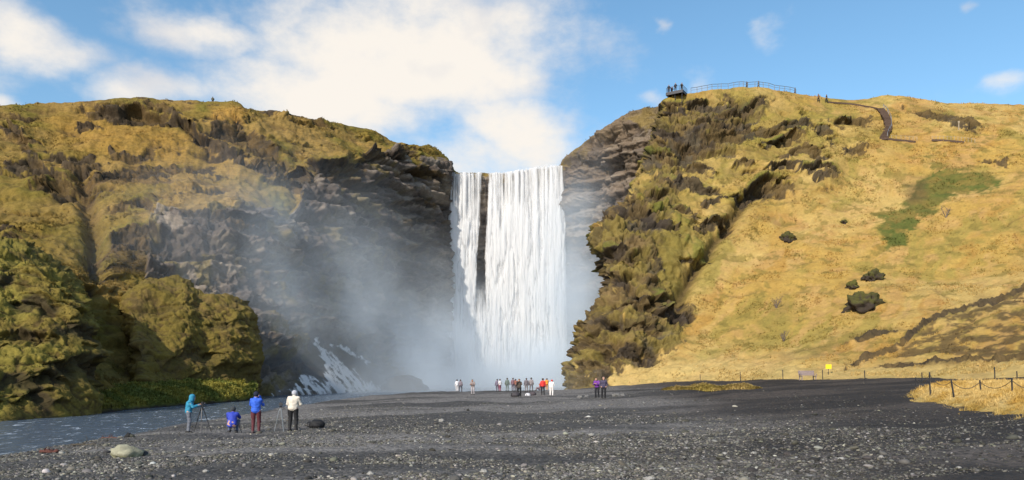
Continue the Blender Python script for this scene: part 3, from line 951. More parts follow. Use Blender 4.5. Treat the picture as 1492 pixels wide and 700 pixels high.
gp = in_poly(px + 14 * edge + 12 * rag, py + 10 * edge + 10 * rag, [(1338, 256), (1360, 240), (1405, 245), (1457, 260), (1457, 278), (1397, 290), (1345, 319), (1323, 353), (1278, 356), (1282, 316), (1312, 290)], 5)
c = mixc(c, mixc(C_GREEN * 0.85 * np.ones((len(p), 3)), C_OLIVE * 0.9, np.clip(t2 * 0.5 + 0.9 * sstep(rag, 0.0, 0.5), 0, 1)), 0.92 * gp)
c = mixc(c, C_BROWN * 0.8, 0.6 * in_poly(px, py, [(1318, 265), (1350, 262), (1350, 290), (1322, 300)], 8))
low = in_poly(px, py, [(1300, 515), (1330, 492), (1356, 472), (1396, 462), (1452, 446), (1492, 422), (1600, 380), (1600, 526), (1300, 528)], 5)
c = mixc(c, C_BROWN * 0.8, 0.85 * low * sstep(fbm(p, 0.35, 4, 0.65, 57), -0.25, 0.2))
ck = mixc(C_BROWN * 1.05 * np.ones((len(p), 3)), C_OLIVE * 0.9, t2 * 0.7)
ck = mixc(ck, C_ROCK, 0.85 * sstep(-knob, -0.35, 0.05))
ck = mixc(ck, C_DARK, 0.6 * sstep(fbm(p, 0.3, 4, 0.6, 58), 0.15, 0.5))
c = mixc(c, ck, 0.93 * crisp(crag, p, 821, 0.6))
c = mixc(c, C_BROWN * 0.75, 0.8 * np.exp(-(gsd / 6) ** 2))
c = mixc(c, C_MOSS, 0.7 * sstep(DR, 0.35, 1.0) * (1 - low) * sstep(470 - py, 0, 40))
c = mixc(c, mixc(C_DARK * 1.25 * np.ones((len(p), 3)), C_BROWN * 0.8, t2), 0.9 * crisp(rockR, p, 811))
c = c * (1 + 0.36 * toneR * np.maximum(0.9 * crag, rockR))[:, None] * np.array([0.88, 0.925, 0.98])
finish("grass_hill", W0, W.reshape(W0.shape), c, M_GOLD, "golden dry grass hill with mossy crags below the lookout")
R_GRID, R_NORM = W.reshape(W0.shape), normals(W.reshape(W0.shape))
R_INFO = (px, py, (1 - crag * 0.8) * (1 - rockR), c)

# ---------- mossy mounds on the far bank
def mound(name, cols, label, seed, backs, greens, caves, shf=1.0):
    W0 = sheet(cols, 1.15, backs, 2.0)
    nu, nv, _ = W0.shape
    p = W0.reshape(-1, 3); N0 = normals(W0); px, py = to_pix(p)
    body = sstep((np.arange(nv)[None, :] / nv) * np.ones((nu, 1)), 0.02, 0.10).reshape(-1)
    lump = np.abs(fbm(p, 0.55, 2, 0.5, seed)); l2 = np.abs(pn(p, 1.3, seed + 3)); l3 = np.abs(pn(p, 2.6, seed + 5))
    D, rock = ledges(px, py, p, caves, 4.0, seed + 20)
    D = D * 0.7; rock = rock * np.clip(shf + 0.2, 0, 1)
    S1, k1_ = shelf(p, 2.6, 0.0, seed + 30, 1.0, 0.08, 0.16); S2, k2_ = shelf(p, 1.1, 0.0, seed + 40, 1.0, 0.15, 0.3)
    D = D + shf * (1.5 * S1 + 0.7 * S2); rock = np.maximum(rock, shf * np.maximum(0.8 * k1_, 0.6 * k2_))
    disp = 0.9 * fbm(p, 0.16, 3, 0.5, seed + 7) + 0.5 * lump + 0.26 * l2 + 0.13 * l3 - 0.35
    disp += 0.16 * pn(p * np.array([0.3, 0.3, 1]), 2.2, seed + 9)
    disp *= 0.25 + 0.75 * body
    W = p + N0.reshape(-1, 3) * disp[:, None] + flat_n(N0.reshape(-1, 3)) * (D * body)[:, None]
    t1 = sstep(fbm(p, 0.2, 4, 0.55, seed + 11), -0.35, 0.35); t2 = sstep(fbm(p, 0.9, 3, 0.6, seed + 12), -0.35, 0.35)
    c = mixc(C_OLIVE * 0.95 * np.ones((len(p), 3)), greens[0], t1 * 0.8)
    c = mixc(c, greens[1], 0.6 * t2 * (1 - t1))
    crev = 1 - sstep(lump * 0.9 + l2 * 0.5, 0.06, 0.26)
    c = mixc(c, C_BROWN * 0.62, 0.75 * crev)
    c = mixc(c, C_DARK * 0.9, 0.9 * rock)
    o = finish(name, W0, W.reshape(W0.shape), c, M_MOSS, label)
    return W.reshape(W0.shape), (px, py, 1 - rock, c)

M1 = [
    col_(-330, [(668, 34), (590, 38), (470, 46), (380, 55), (352, 66)]),
    col_(-200, [(645, 38.5), (570, 42), (460, 50), (370, 59), (348, 70)]),
    col_(-60, [(625, 43.5), (550, 47), (450, 55), (362, 64), (345, 76)]),
    col_(20, [(612, 47.5), (540, 51), (450, 58), (372, 66), (352, 76)]),
    col_(60, [(609, 50), (530, 53), (440, 59), (382, 65), (366, 75)]),
    col_(102, [(606, 52.5), (520, 55), (440, 60), (408, 65), (396, 74)]),
    [(136, 604, 55), (139, 540, 57), (130, 475, 61), (117, 422, 67), (112, 408, 75)],
    [(148, 602, 58.5), (148, 545, 61), (140, 478, 65), (122, 428, 71), (116, 412, 79)],
    [(144, 600, 66), (142, 545, 70), (130, 480, 75), (113, 432, 82), (108, 414, 88)],
]
m1g = mound("mossy_bank", M1, "bright green mossy bank with dark hollows at the water's edge", 100, [(26, 3.0)],
      (np.array([0.215, 0.178, 0.036]), C_OLIVE * 0.75),
      [([(30, 440), (50, 434), (72, 440)], 1.0, 10, 17), ([(60, 545), (75, 540), (88, 548)], 1.0, 10, 18), ([(0, 412), (10, 410)], 0.6, 8, 10), ([(100, 520), (125, 512), (146, 524)], 1.0, 14, 40),
       ([(0, 540), (30, 542), (60, 566), (80, 600)], 0.8, 10, 16), ([(118, 470), (140, 482)], 0.7, 10, 20), ([(80, 480), (112, 476)], 0.5, 8, 9), ([(20, 480), (50, 486)], 0.5, 8, 8)], 0.7)
M2 = [
    [(196, 592, 76), (188, 545, 84), (180, 490, 92), (172, 446, 98), (172, 428, 106)],
    [(206, 591, 72.5), (206, 540, 78), (198, 480, 84.5), (182, 436, 91), (180, 420, 98)],
    [(232, 589, 76), (235, 540, 80.5), (226, 480, 86), (213, 418, 92), (213, 403, 100)],
    [(275, 587, 81), (275, 540, 84.5), (275, 480, 88), (268, 422, 93), (262, 403, 101)],
    [(305, 586, 85), (305, 540, 87.5), (300, 492, 90), (294, 440, 94), (288, 421, 101)],
    [(340, 585, 88.5), (342, 540, 90.5), (338, 490, 92), (335, 445, 95), (332, 425, 101)],
    [(365, 584, 92), (367, 540, 93.5), (364, 490, 95), (357, 452, 97), (353, 435, 102)],
    [(381, 583, 97), (383, 550, 98), (375, 490, 99), (366, 456, 101), (356, 438, 105)],
    [(374, 582, 106), (376, 550, 106), (369, 490, 107), (361, 457, 108), (353, 440, 110)],
]
m2g = mound("mossy_knoll", M2, "rounded brown mossy rock knoll standing between river and misty cliff", 140, [(10, -4.0)],
      (C_OLIVE * 0.78, C_BROWN * 1.2),
      [([(180, 452), (205, 450), (235, 444), (262, 440)], 1.3, 12, 10), ([(155, 486), (180, 488), (210, 508)], 1.0, 10, 14), ([(262, 512), (275, 500), (300, 508)], 1.0, 14, 26), ([(300, 540), (330, 530), (375, 535)], 1.0, 14, 30),
       ([(312, 470), (340, 466)], 0.6, 9, 12), ([(235, 560), (260, 552), (285, 562)], 0.7, 8, 10), ([(340, 570), (378, 566)], 0.8, 9, 12)], 0.3)

# grassy toe along the far bank
TOE = [col_(a, [(b + 3, dd), (b - 10, dd + 2.2), (b - 24, dd + 6), (b - 34, dd + 12)]) for a, b, dd in
       ((-120, 626, 43), (0, 613, 47.6), (60, 608, 51), (140, 601, 56.5), (200, 594, 63.5), (260, 589, 71), (320, 586, 78), (350, 584, 83.5), (372, 583, 88.5))]
W0 = sheet(TOE, 1.3, [(6, -1.5)], 2.0)
p = W0.reshape(-1, 3)
W = p + normals(W0).reshape(-1, 3) * (0.35 * np.abs(fbm(p, 0.6, 3, 0.55, 180)) - 0.1)[:, None]
t1 = sstep(fbm(p, 0.3, 4, 0.55, 181), -0.35, 0.35)
toe_c = mixc(np.array([0.26, 0.225, 0.04]) * np.ones((len(p), 3)), C_GREEN * 1.2, t1 * 0.8)
toe_c = mixc(toe_c, C_DARK, 1 - sstep(p[:, 2], -0.5, -0.1))
finish("bank_meadow", W0, W.reshape(W0.shape), toe_c, M_MOSS, "low yellow green grassy shelf along the far river bank")

# ------------------------------------------------------------------ waterfall
def fall_mat():
    m, q, b = new_mat("falling_water")
    t = m.node_tree
    at = q.n('ShaderNodeAttribute', attribute_name='Col')
    sp = q.n('ShaderNodeSeparateColor'); q.l(at.outputs['Color'], sp.inputs[0])
    tcn = q.n('ShaderNodeTexCoord')
    fine = q.noise(q.scale(tcn.outputs['Object'], (2.2, 2.2, 0.16)), 1.6, 5.0, 0.65)
    a = q.m('ADD', sp.outputs[0], q.m('MULTIPLY', q.m('SUBTRACT', fine.outputs[0], 0.5), 0.9))
    a = q.mr(a, 0.10, 0.95)
    dif = q.n('ShaderNodeBsdfDiffuse'); dif.inputs[0].default_value = (0.9, 0.9, 0.9, 1)
    tr = q.n('ShaderNodeBsdfTranslucent'); tr.inputs[0].default_value = (0.85, 0.86, 0.88, 1)
    m1 = q.n('ShaderNodeMixShader'); m1.inputs[0].default_value = 0.4
    q.l(dif.outputs[0], m1.inputs[1]); q.l(tr.outputs[0], m1.inputs[2])
    tp = q.n('ShaderNodeBsdfTransparent')
    m2 = q.n('ShaderNodeMixShader'); q.l(a, m2.inputs[0]); q.l(tp.outputs[0], m2.inputs[1]); q.l(m1.outputs[0], m2.inputs[2])
    q.l(m2.outputs[0], t.nodes['Material Output'].inputs[0])
    return m

M_FALL = fall_mat()
LIP = np.array([(645, 254), (658, 253), (700, 252.5), (742, 251.5), (765, 247.5), (785, 243.5), (800, 242.5), (826, 241.5)])
fall = empty("waterfall", to_world(740, 575, 202))
tag(fall, "tall white curtain waterfall pouring over the dark cliff", kind="structure")
for li in range(3):
    us = np.arange(646, 829, 0.55)
    vv = np.linspace(0, 1, 300)
    U, V = np.meshgrid(us, vv, indexing='ij')
    lip = np.interp(U, LIP[:, 0], LIP[:, 1])
    lip = lip + 0.9 * fbm(np.stack([U.ravel(), U.ravel() * 0, U.ravel() * 0], -1), 0.13, 4, 0.6, 251).reshape(U.shape)
    zl = CZ + (HZ - lip) / F * 205.0
    over = np.clip(V / 0.03, 0, 1)
    dist = 208.5 - 4.0 * np.sqrt(over) - 3.0 * V ** 0.7 - 0.7 * li
    z = np.where(V < 0.03, zl + 0.12 - 0.5 * over ** 2, zl + 0.12 - 0.5 - (zl + 1.2) * (V - 0.03) / 0.97)
    x = (U - 746) / F * 205.0
    q = np.stack([x.ravel(), np.zeros(x.size), z.ravel()], -1)
    sd = 200 + li * 20
    st = fbm(q, (1.3, 1, 0.035), 3, 0.6, sd)
    lob = np.abs(fbm(q, (0.42, 1, 0.06), 4, 0.58, sd + 5))
    y = dist.ravel() - 0.25 * st * V.ravel() ** 0.5 - 0.4 * lob * sstep(V.ravel(), 0.05, 0.4)
    u, v = U.ravel(), V.ravel()
    edge_l = 657 - 6 * sstep(v, 0, 0.5); gap_l = 703 - 7 * sstep(v, 0.03, 0.5); gap_r = 711 - 4 * sstep(v, 0.0, 0.5); edge_r = 822.5 + 3 * sstep(v, 0.1, 0.8)
    jag = (1.2 + 2.0 * v) * fbm(q, (0.45, 1, 0.16), 4, 0.6, sd + 9)
    wide = fbm(q, (0.22, 1, 0.02), 3, 0.6, sd + 12)
    uu = u + jag
    left = sstep(uu, edge_l - 4, edge_l + 4) * (1 - sstep(uu, gap_l - 5, gap_l + 3))
    right = sstep(uu, gap_r - 3, gap_r + 5) * (1 - sstep(uu, edge_r - 5, edge_r + 3))
    thin = 0.42 * sstep(uu, gap_l - 4, gap_l) * (1 - sstep(uu, gap_r, gap_r + 4)) * (1 - 0.7 * sstep(v, 0.1, 0.3)) + 0.75 * sstep(v, 0.38, 0.8) * sstep(uu, gap_l - 4, gap_l) * (1 - sstep(uu, gap_r, gap_r + 4))
    cov = np.maximum(np.maximum(left, right), thin)
    full = sstep(v, 0.02, 0.42)
    k = 0.70 + 0.58 * full - li * 0.16 + 0.62 * st * (1.1 - 0.75 * full) + 1.7 * (lob - 0.2) * full + 0.7 * wide
    k = k - 0.25 * sstep(uu, 722, 732) * (1 - sstep(uu, 748, 768)) * (1 - sstep(v, 0.15, 0.4)) - 0.16 * left * (1 - sstep(uu, edge_l + 8, edge_l + 18))
    al = np.clip(k, 0, 1.2) * cov - 0.4 * (1 - cov)
    pts = np.stack([x.ravel(), y, z.ravel()], -1) - np.array(fall.location)
    cc = np.clip(np.stack([al] * 3, -1), -0.5, 1.5)
    mesh_ob("water_curtain", pts, grid_faces(*U.shape), M_FALL, fall, col=cc)

# side cascade running down the cliff foot into the pool
def drape(name, polys, off, seed, label):
    W_ = L_W0; N_ = normals(W_)
    nu, nv, _ = W_.shape
    p_ = W_.reshape(-1, 3); u, v = to_pix(p_)
    msk = np.zeros(len(p_))
    for po in polys: msk = np.maximum(msk, in_poly(u + 5 * fbm(p_, 0.5, 3, 0.6, seed + 2), v + 5 * fbm(p_, 0.5, 3, 0.6, seed + 4), po, 6.0))
    fl_ = np.stack([(u * 0.75 + v * -0.6) * 0.22, (u * 0.6 + v * 0.75) * 0.035, u * 0], -1)
    st = fbm(fl_, 1.0, 4, 0.65, seed)
    msk = msk * sstep(v, 486, 500)
    al = msk * (0.85 + 1.0 * st + 0.7 * fbm(p_, 0.45, 4, 0.65, seed + 8)) - 0.35 * (1 - msk)
    keep = (msk > 0.02).reshape(nu, nv)
    fk = keep[:-1, :-1] & keep[1:, :-1] & keep[1:, 1:] & keep[:-1, 1:]
    f = grid_faces(nu, nv)[fk.reshape(-1)]
    ids, inv = np.unique(f, return_inverse=True)
    q_ = p_[ids] + N_.reshape(-1, 3)[ids] * off + np.array([0, -0.25, 0.15])
    o = mesh_ob(name, q_, inv.reshape(f.shape), M_FALL, col=np.clip(np.stack([al[ids]] * 3, -1), -0.5, 1.4))
    return tag(o, label, kind="structure")

drape("cascade", [[(452, 488), (462, 494), (474, 512), (500, 532), (524, 552), (566, 576), (392, 578), (430, 566), (438, 552), (446, 549), (472, 562), (470, 532), (457, 508)],
                  [(478, 500), (510, 512), (536, 530), (532, 534), (500, 518), (480, 508)]], 0.45, 300, "white side cascade foaming down the misty cliff foot into the pool")

# ------------------------------------------------------------------ spray drifting off the fall
def mist():
    m = bpy.data.materials.new("spray")
    m.use_nodes = True
    t = m.node_tree
    t.nodes.remove(t.nodes['Principled BSDF'])
    q = G(t)
    pv = q.n('ShaderNodeVolumePrincipled')
    pv.inputs['Color'].default_value = (0.81, 0.905, 1.0, 1)
    pv.inputs['Anisotropy'].default_value = -0.3
    ge = q.n('ShaderNodeNewGeometry')
    tot = None
    for c, s, a in (((-2, 193, -3), (22, 10, 10), 0.32), ((-24, 168, 0), (20, 24, 18), 0.042), ((-43, 131, 13), (18, 20, 17), 0.030),
                    ((16, 182, 14), (8, 14, 25), 0.062), ((0, 128, -1), (34, 22, 5), 0.012), ((2, 196, 22), (15, 5, 22), 0.010)):
        v = q.vm('MULTIPLY', q.vm('SUBTRACT', ge.outputs['Position'], c), tuple(1.0 / k for k in s))
        dt = q.n('ShaderNodeVectorMath', operation='DOT_PRODUCT')
        q.l(v, dt.inputs[0]); q.l(v, dt.inputs[1])
        e = q.m('MULTIPLY', q.m('EXPONENT', q.m('MULTIPLY', dt.outputs['Value'], -1.0)), a)
        tot = e if tot is None else q.m('ADD', tot, e)
    nz = q.noise(q.scale(ge.outputs['Position'], (1, 1, 0.8)), 0.075, 4.0, 0.6)
    den = q.m('MULTIPLY', tot, q.mr(nz.outputs[0], 0.32, 0.68, 0.15, 1.85))
    den = q.m('MAXIMUM', q.m('SUBTRACT', den, 0.0006), 0.0)
    q.l(den, pv.inputs['Density'])
    q.l(pv.outputs[0], t.nodes['Material Output'].inputs['Volume'])
    mb = MB(); mb.box((-34, 133, 29), (124, 146, 62))
    o = mb.build("spray_mist", m)
    tag(o, "pale spray drifting from the foot of the waterfall", kind="stuff")

mist()

# ------------------------------------------------------------------ grass tufts and stones
T_A = tuft_src("grass_tuft", 9, 0.55, 0.045, 0.40, 1)
T_C = tuft_src("straw_tuft", 16, 0.5, 0.014, 0.42, 5)
T_B = tuft_src("short_tuft", 8, 0.30, 0.05, 0.34, 2)

def grass_on(name, W_, info, n, src, smin, smax, label, xr=(-80, 1570), yr=(120, 612), lighten=1.0, clump=0.0):
    px_, py_, w_, c_ = info
    p_ = W_.reshape(-1, 3)
    u, v = to_pix(p_)
    nn = normals(W_).reshape(-1, 3)
    ok = (u > xr[0]) & (u < xr[1]) & (v > yr[0]) & (v < yr[1]) & (w_ > 0.35) & (nn[:, 2] > 0.12) & (p_[:, 1] < 215)
    ids = np.nonzero(ok)[0]
    pr = w_[ids]
    if clump: pr = pr * (0.03 + sstep(fbm(p_[ids], clump, 3, 0.6, 901), 0.08, 0.4))
    pr = pr / pr.sum()
    k = rng.choice(ids, n, p=pr)
    pts = p_[k] + rng.normal(0, 0.12, (n, 3)) * np.array([1, 1, 0.3])
    rot = np.stack([rng.normal(0, 0.18, n), rng.normal(0, 0.18, n), rng.uniform(0, 6.28, n)], -1)
    s = rng.uniform(smin, smax, n)
    scl = np.stack([s, s, s * rng.uniform(0.7, 1.2, n)], -1)
    col = c_[k] * rng.uniform(0.9, 1.2, n)[:, None] * lighten
    return scatter(name, pts, rot, scl, col, src, label)

grass_on("hill_grass", R_GRID, R_INFO, 15000, T_A, 0.25, 0.6, "dry golden grass covering the sunlit hill", lighten=1.1, clump=0.16)
grass_on("cliff_grass", L_GRID, L_INFO, 14000, T_A, 0.3, 0.7, "olive brown grass covering the cliff top hill", lighten=1.05, clump=0.14)
grass_on("bank_moss", m1g[0], m1g[1], 2200, T_B, 0.2, 0.4, "green moss and grass on the steep bank")
grass_on("knoll_moss", m2g[0], m2g[1], 1200, T_B, 0.2, 0.4, "brown green moss and grass on the rock knoll")
grass_on("meadow_grass", W.reshape(W0.shape), (None, None, np.ones(len(toe_c)) * (W[:, 2] > -0.2), toe_c), 9000, T_B, 0.6, 1.2, "short grass on the river shelf")

st_v, st_f = blob(3, 0.5, 0.42, 0.26, 2, 0.22, 1.4)
ST_A = unlinked("stone_shape", st_v, st_f, M_STONE, smooth=False)
st_v, st_f = blob(8, 0.5, 0.36, 0.22, 2, 0.28, 1.7)
ST_B = unlinked("flat_stone_shape", st_v, st_f, M_STONE, smooth=False)

def in_view_ground(n, y0, y1, power):
    t = rng.uniform(0, 1, n)
    y = (y0 ** (1 - power) + t * (y1 ** (1 - power) - y0 ** (1 - power))) ** (1 / (1 - power))
    x = rng.uniform(-0.74, 0.76, n) * y
    return x, y

def stones(name, n, y0, y1, power, smin, smax, src, label, pale):
    x, y = in_view_ground(n, y0, y1, power)
    q_ = np.stack([x, y, np.zeros(n)], -1)
    cl = fbm(q_ * np.array([0.6, 1.2, 1]), 0.22, 3, 0.6, 401)
    right = sstep(x + 5 * fbm(q_, 0.08, 3, 0.5, 22) - 0.10 * (y - 18), 1, 15)
    keep = (rng.uniform(0, 1, n) < np.clip(0.55 + 1.5 * cl, 0.04, 1) * (1 - 0.75 * right)) & (x > -21) & (x < 34) & ~((y > 92) & (x < 6))
    keep &= ~((x > 17 + 0.1 * (y - 28)) & (y > 28) & (rng.uniform(0, 1, n) < 0.75))
    x, y = x[keep], y[keep]; n = len(x)
    q_ = np.stack([x, y, np.zeros(n)], -1)
    z = ground_z(x, y) + 0.16 * fbm(q_, 0.16, 3, 0.5, 3) + 0.05 * fbm(q_, 0.9, 2, 0.5, 5)
    s = smin + (smax - smin) * rng.uniform(0, 1, n) ** 4.0
    pts = np.stack([x, y, z + s * 0.05], -1)
    rot = np.stack([rng.normal(0, 0.25, n), rng.normal(0, 0.25, n), rng.uniform(0, 6.28, n)], -1)
    scl = s[:, None] * np.stack([rng.uniform(0.8, 1.3, n), rng.uniform(0.7, 1.1, n), rng.uniform(0.7, 1.2, n)], -1)
    tone = np.exp(rng.normal(-2.32, 0.6, n)) * (1 - 0.45 * right[keep])
    tint = np.stack([rng.uniform(1.0, 1.12, n), rng.uniform(0.96, 1.03, n), rng.uniform(0.74, 0.98, n)], -1)
    scatter(name, pts, rot, scl, np.clip(tone, 0.02, 0.42)[:, None] * tint, src, label)

stones("gravel", 150000, 15, 95, 2.2, 0.03, 0.125, ST_A, "small grey stones strewn over the river flat", 0.3)
stones("pebbles", 150000, 15, 75, 2.2, 0.025, 0.085, ST_B, "flat pale pebbles strewn over the river flat", 0.3)

stones("cobbles", 2800, 15, 90, 1.9, 0.10, 0.30, ST_A, "larger grey cobbles lying among the river gravel", 0.3)

# grass verge beside the path
def verge():
    vx = np.linspace(14.5, 75, 260); vy = np.linspace(16, 62, 230)
    Xv, Yv = np.meshgrid(vx, vy, indexing='ij')
    # outline: front edge and back edge as functions of x
    e = [ground_hit(*a) for a in ((1330, 580), (1362, 585), (1400, 593), (1450, 601), (1492, 609))]
    b = [ground_hit(*a) for a in ((1332, 577), (1352, 569), (1388, 563.5), (1440, 563), (1492, 564))]
    ex = np.array([q[0] for q in e]); ey = np.array([q[1] for q in e]); o_ = np.argsort(ex)
    front = np.polyval(np.polyfit(ey, ex, 1), Yv)            # x of the front edge for each y
    q = np.stack([Xv.ravel(), Yv.ravel(), np.zeros(Xv.size)], -1)
    wob = fbm(q, 0.35, 3, 0.55, 501).reshape(Xv.shape)
    bx = np.array([q_[0] for q_ in b]); by = np.array([q_[1] for q_ in b]); o_ = np.argsort(bx)
    back = np.interp(Xv, bx[o_], by[o_], right=by[o_][-1])
    ins = np.minimum(Xv - front, back - Yv) + 0.9 * wob
    h = 0.38 * sstep(ins, -0.3, 1.6) * (0.85 + 0.4 * wob) + 0.10 * np.abs(fbm(q, 1.1, 3, 0.6, 503)).reshape(Xv.shape) * sstep(ins, 0, 0.8)
    z = ground_z(Xv, Yv) + h - 0.22 * (1 - sstep(ins, -0.6, 0.15))
    p_ = np.stack([Xv, Yv, z], -1)
    t = sstep(fbm(q, 0.5, 4, 0.6, 505), -0.35, 0.35)
    c_ = mixc(C_STRAW * 1.15 * np.ones((len(q), 3)), C_GOLD * 1.1, t)
    c_ = mixc(c_, C_OLIVE * 1.2, 0.4 * (1 - sstep(ins.ravel(), 0.0, 0.7)))
    tag(mesh_ob("grass_verge", p_.reshape(-1, 3), grid_faces(*Xv.shape), M_MOSS, col=c_), "raised verge of straw coloured grass beside the black path", kind="structure")
    SURF["verge"] = p_.reshape(-1, 3)
    ins_f = ins.ravel()
    ids = np.nonzero((ins_f > 0.25 * rng.normal(-0.6, 1.0, len(ins_f))) & (ins_f > -0.7) & (q[:, 0] < 46))[0]
    n = 22000
    k = rng.choice(ids, n)
    s = rng.uniform(0.25, 0.62, n)
    scatter("verge_grass", p_.reshape(-1, 3)[k] + rng.normal(0, 0.07, (n, 3)) * np.array([1, 1, 0]),
            np.stack([rng.normal(0.25, 0.3, n), rng.normal(0.2, 0.3, n), rng.uniform(0, 6.28, n)], -1),
            np.stack([s, s, s * rng.uniform(0.5, 0.95, n)], -1), c_[k] * rng.uniform(0.85, 1.3, n)[:, None], T_C, "straw coloured grass of the verge")

verge()

# low green strip at the foot of the golden hill
def strip(name, corners, label, seed, h=0.5):
    a = [ground_hit(*q) for q in corners[:2]]
    (x0, y0), (x1, y1) = corners[0], corners[1]
    us = np.linspace(0, 1, 120); vs2 = np.linspace(-1, 1, 40)
    U, V = np.meshgrid(us, vs2, indexing='ij')
    A, B = np.array(a[0]), np.array(a[1])
    wid = corners[2]
    env = np.sin(np.pi * U) ** 0.5 * (0.75 + 0.25 * np.sin(U * 17))
    ctr = A[None, None] * (1 - U[..., None]) + B[None, None] * U[..., None]
    p_ = ctr.copy(); p_[..., 1] += V * wid * env
    q = p_.reshape(-1, 3)
    n_ = fbm(q, 0.5, 3, 0.6, seed).reshape(U.shape)
    p_[..., 2] = ground_z(p_[..., 0], p_[..., 1]) - 0.08 + h * env * np.sqrt(np.clip(1 - V ** 2, 0, 1)) * (1 + 0.6 * n_)
    t = sstep(n_.ravel(), -0.3, 0.3)
    c_ = mixc(C_OLIVE * 1.3 * np.ones((q.shape[0], 3)), C_STRAW * 0.7, t * 0.7)
    tag(mesh_ob(name, p_.reshape(-1, 3), grid_faces(*U.shape), M_MOSS, col=c_), label, kind="structure")
    k = rng.integers(0, q.shape[0], 1800)
    s = rng.uniform(0.4, 0.8, 1800)
    scatter(name + "_grass", p_.reshape(-1, 3)[k], np.stack([rng.normal(0, 0.2, 1800), rng.normal(0, 0.2, 1800), rng.uniform(0, 6.28, 1800)], -1),
            np.stack([s, s, s], -1), c_[k] * rng.uniform(0.8, 1.3, 1800)[:, None], T_B, "short olive grass of the low strip")


strip("turf_strip", ((966, 569), (1108, 567), 2.4), "low olive turf strip lying on black gravel at the hill foot", 520)

# ------------------------------------------------------------------ people: one continuous skinned surface each
def surface_nets(Fv, org, h):
    nx, ny, nz = Fv.shape
    ins = Fv < 0
    cnt = np.zeros((nx - 1, ny - 1, nz - 1)); acc = np.zeros((nx - 1, ny - 1, nz - 1, 3))
    cor = [(i, j, k) for i in (0, 1) for j in (0, 1) for k in (0, 1)]
    def sl(c): return tuple(slice(o, n - 1 + o) for o, n in zip(c, (nx, ny, nz)))
    for a in cor:
        for ax in range(3):
            if a[ax]: continue
            b = list(a); b[ax] = 1; b = tuple(b)
            fa, fb_ = Fv[sl(a)], Fv[sl(b)]
            cr = (fa < 0) != (fb_ < 0)
            with np.errstate(divide='ignore', invalid='ignore'):
                t = np.where(cr, fa / (fa - fb_), 0)
            for d_ in range(3):
                acc[..., d_] += cr * (a[d_] + (t if d_ == ax else 0))
            cnt += cr
    act = cnt > 0
    idx = -np.ones(act.shape, int); idx[act] = np.arange(act.sum())
    g0 = np.stack(np.nonzero(act), -1)
    v = org + h * (g0 + acc[act] / cnt[act][:, None])
    faces = []
    for ax in range(3):
        b, c = [(1, 2), (2, 0), (0, 1)][ax]
        n = list(Fv.shape)
        s0 = [slice(None)] * 3; s1 = [slice(None)] * 3
        s0[ax] = slice(0, n[ax] - 1); s1[ax] = slice(1, n[ax])
        ch = ins[tuple(s0)] != ins[tuple(s1)]
        w = np.stack(np.nonzero(ch), -1)
        w = w[(w[:, b] > 0) & (w[:, c] > 0) & (w[:, b] < n[b] - 1) & (w[:, c] < n[c] - 1)]
        if not len(w): continue
        def at(db, dc):
            q = w.copy(); q[:, b] += db; q[:, c] += dc
            return idx[q[:, 0], q[:, 1], q[:, 2]]
        qd = np.stack([at(-1, -1), at(0, -1), at(0, 0), at(-1, 0)], -1)
        flip = ~ins[w[:, 0], w[:, 1], w[:, 2]]
        qd[flip] = qd[flip][:, ::-1]
        faces.append(qd)
    return v, np.concatenate(faces)


def pmat(name, col, rough=0.8):
    return plain(name, col, rough, 0.12, 14.0)

MATS = {}
def cloth(rgb, rough=0.75):
    k = tuple(rgb)
    if k not in MATS:
        MATS[k] = pmat("cloth_%d" % len(MATS), tuple(lin(*rgb)), rough)
    return MATS[k]

SKIN = pmat("skin", (0.48, 0.27, 0.19), 0.6)
BLACK = pmat("black_fabric", (0.012, 0.012, 0.014), 0.7)
STEEL = plain("dark_metal", (0.05, 0.05, 0.055), 0.45, 0.1, 40, 0.6)
ALU = plain("grey_metal", (0.32, 0.33, 0.34), 0.4, 0.1, 40, 0.7)


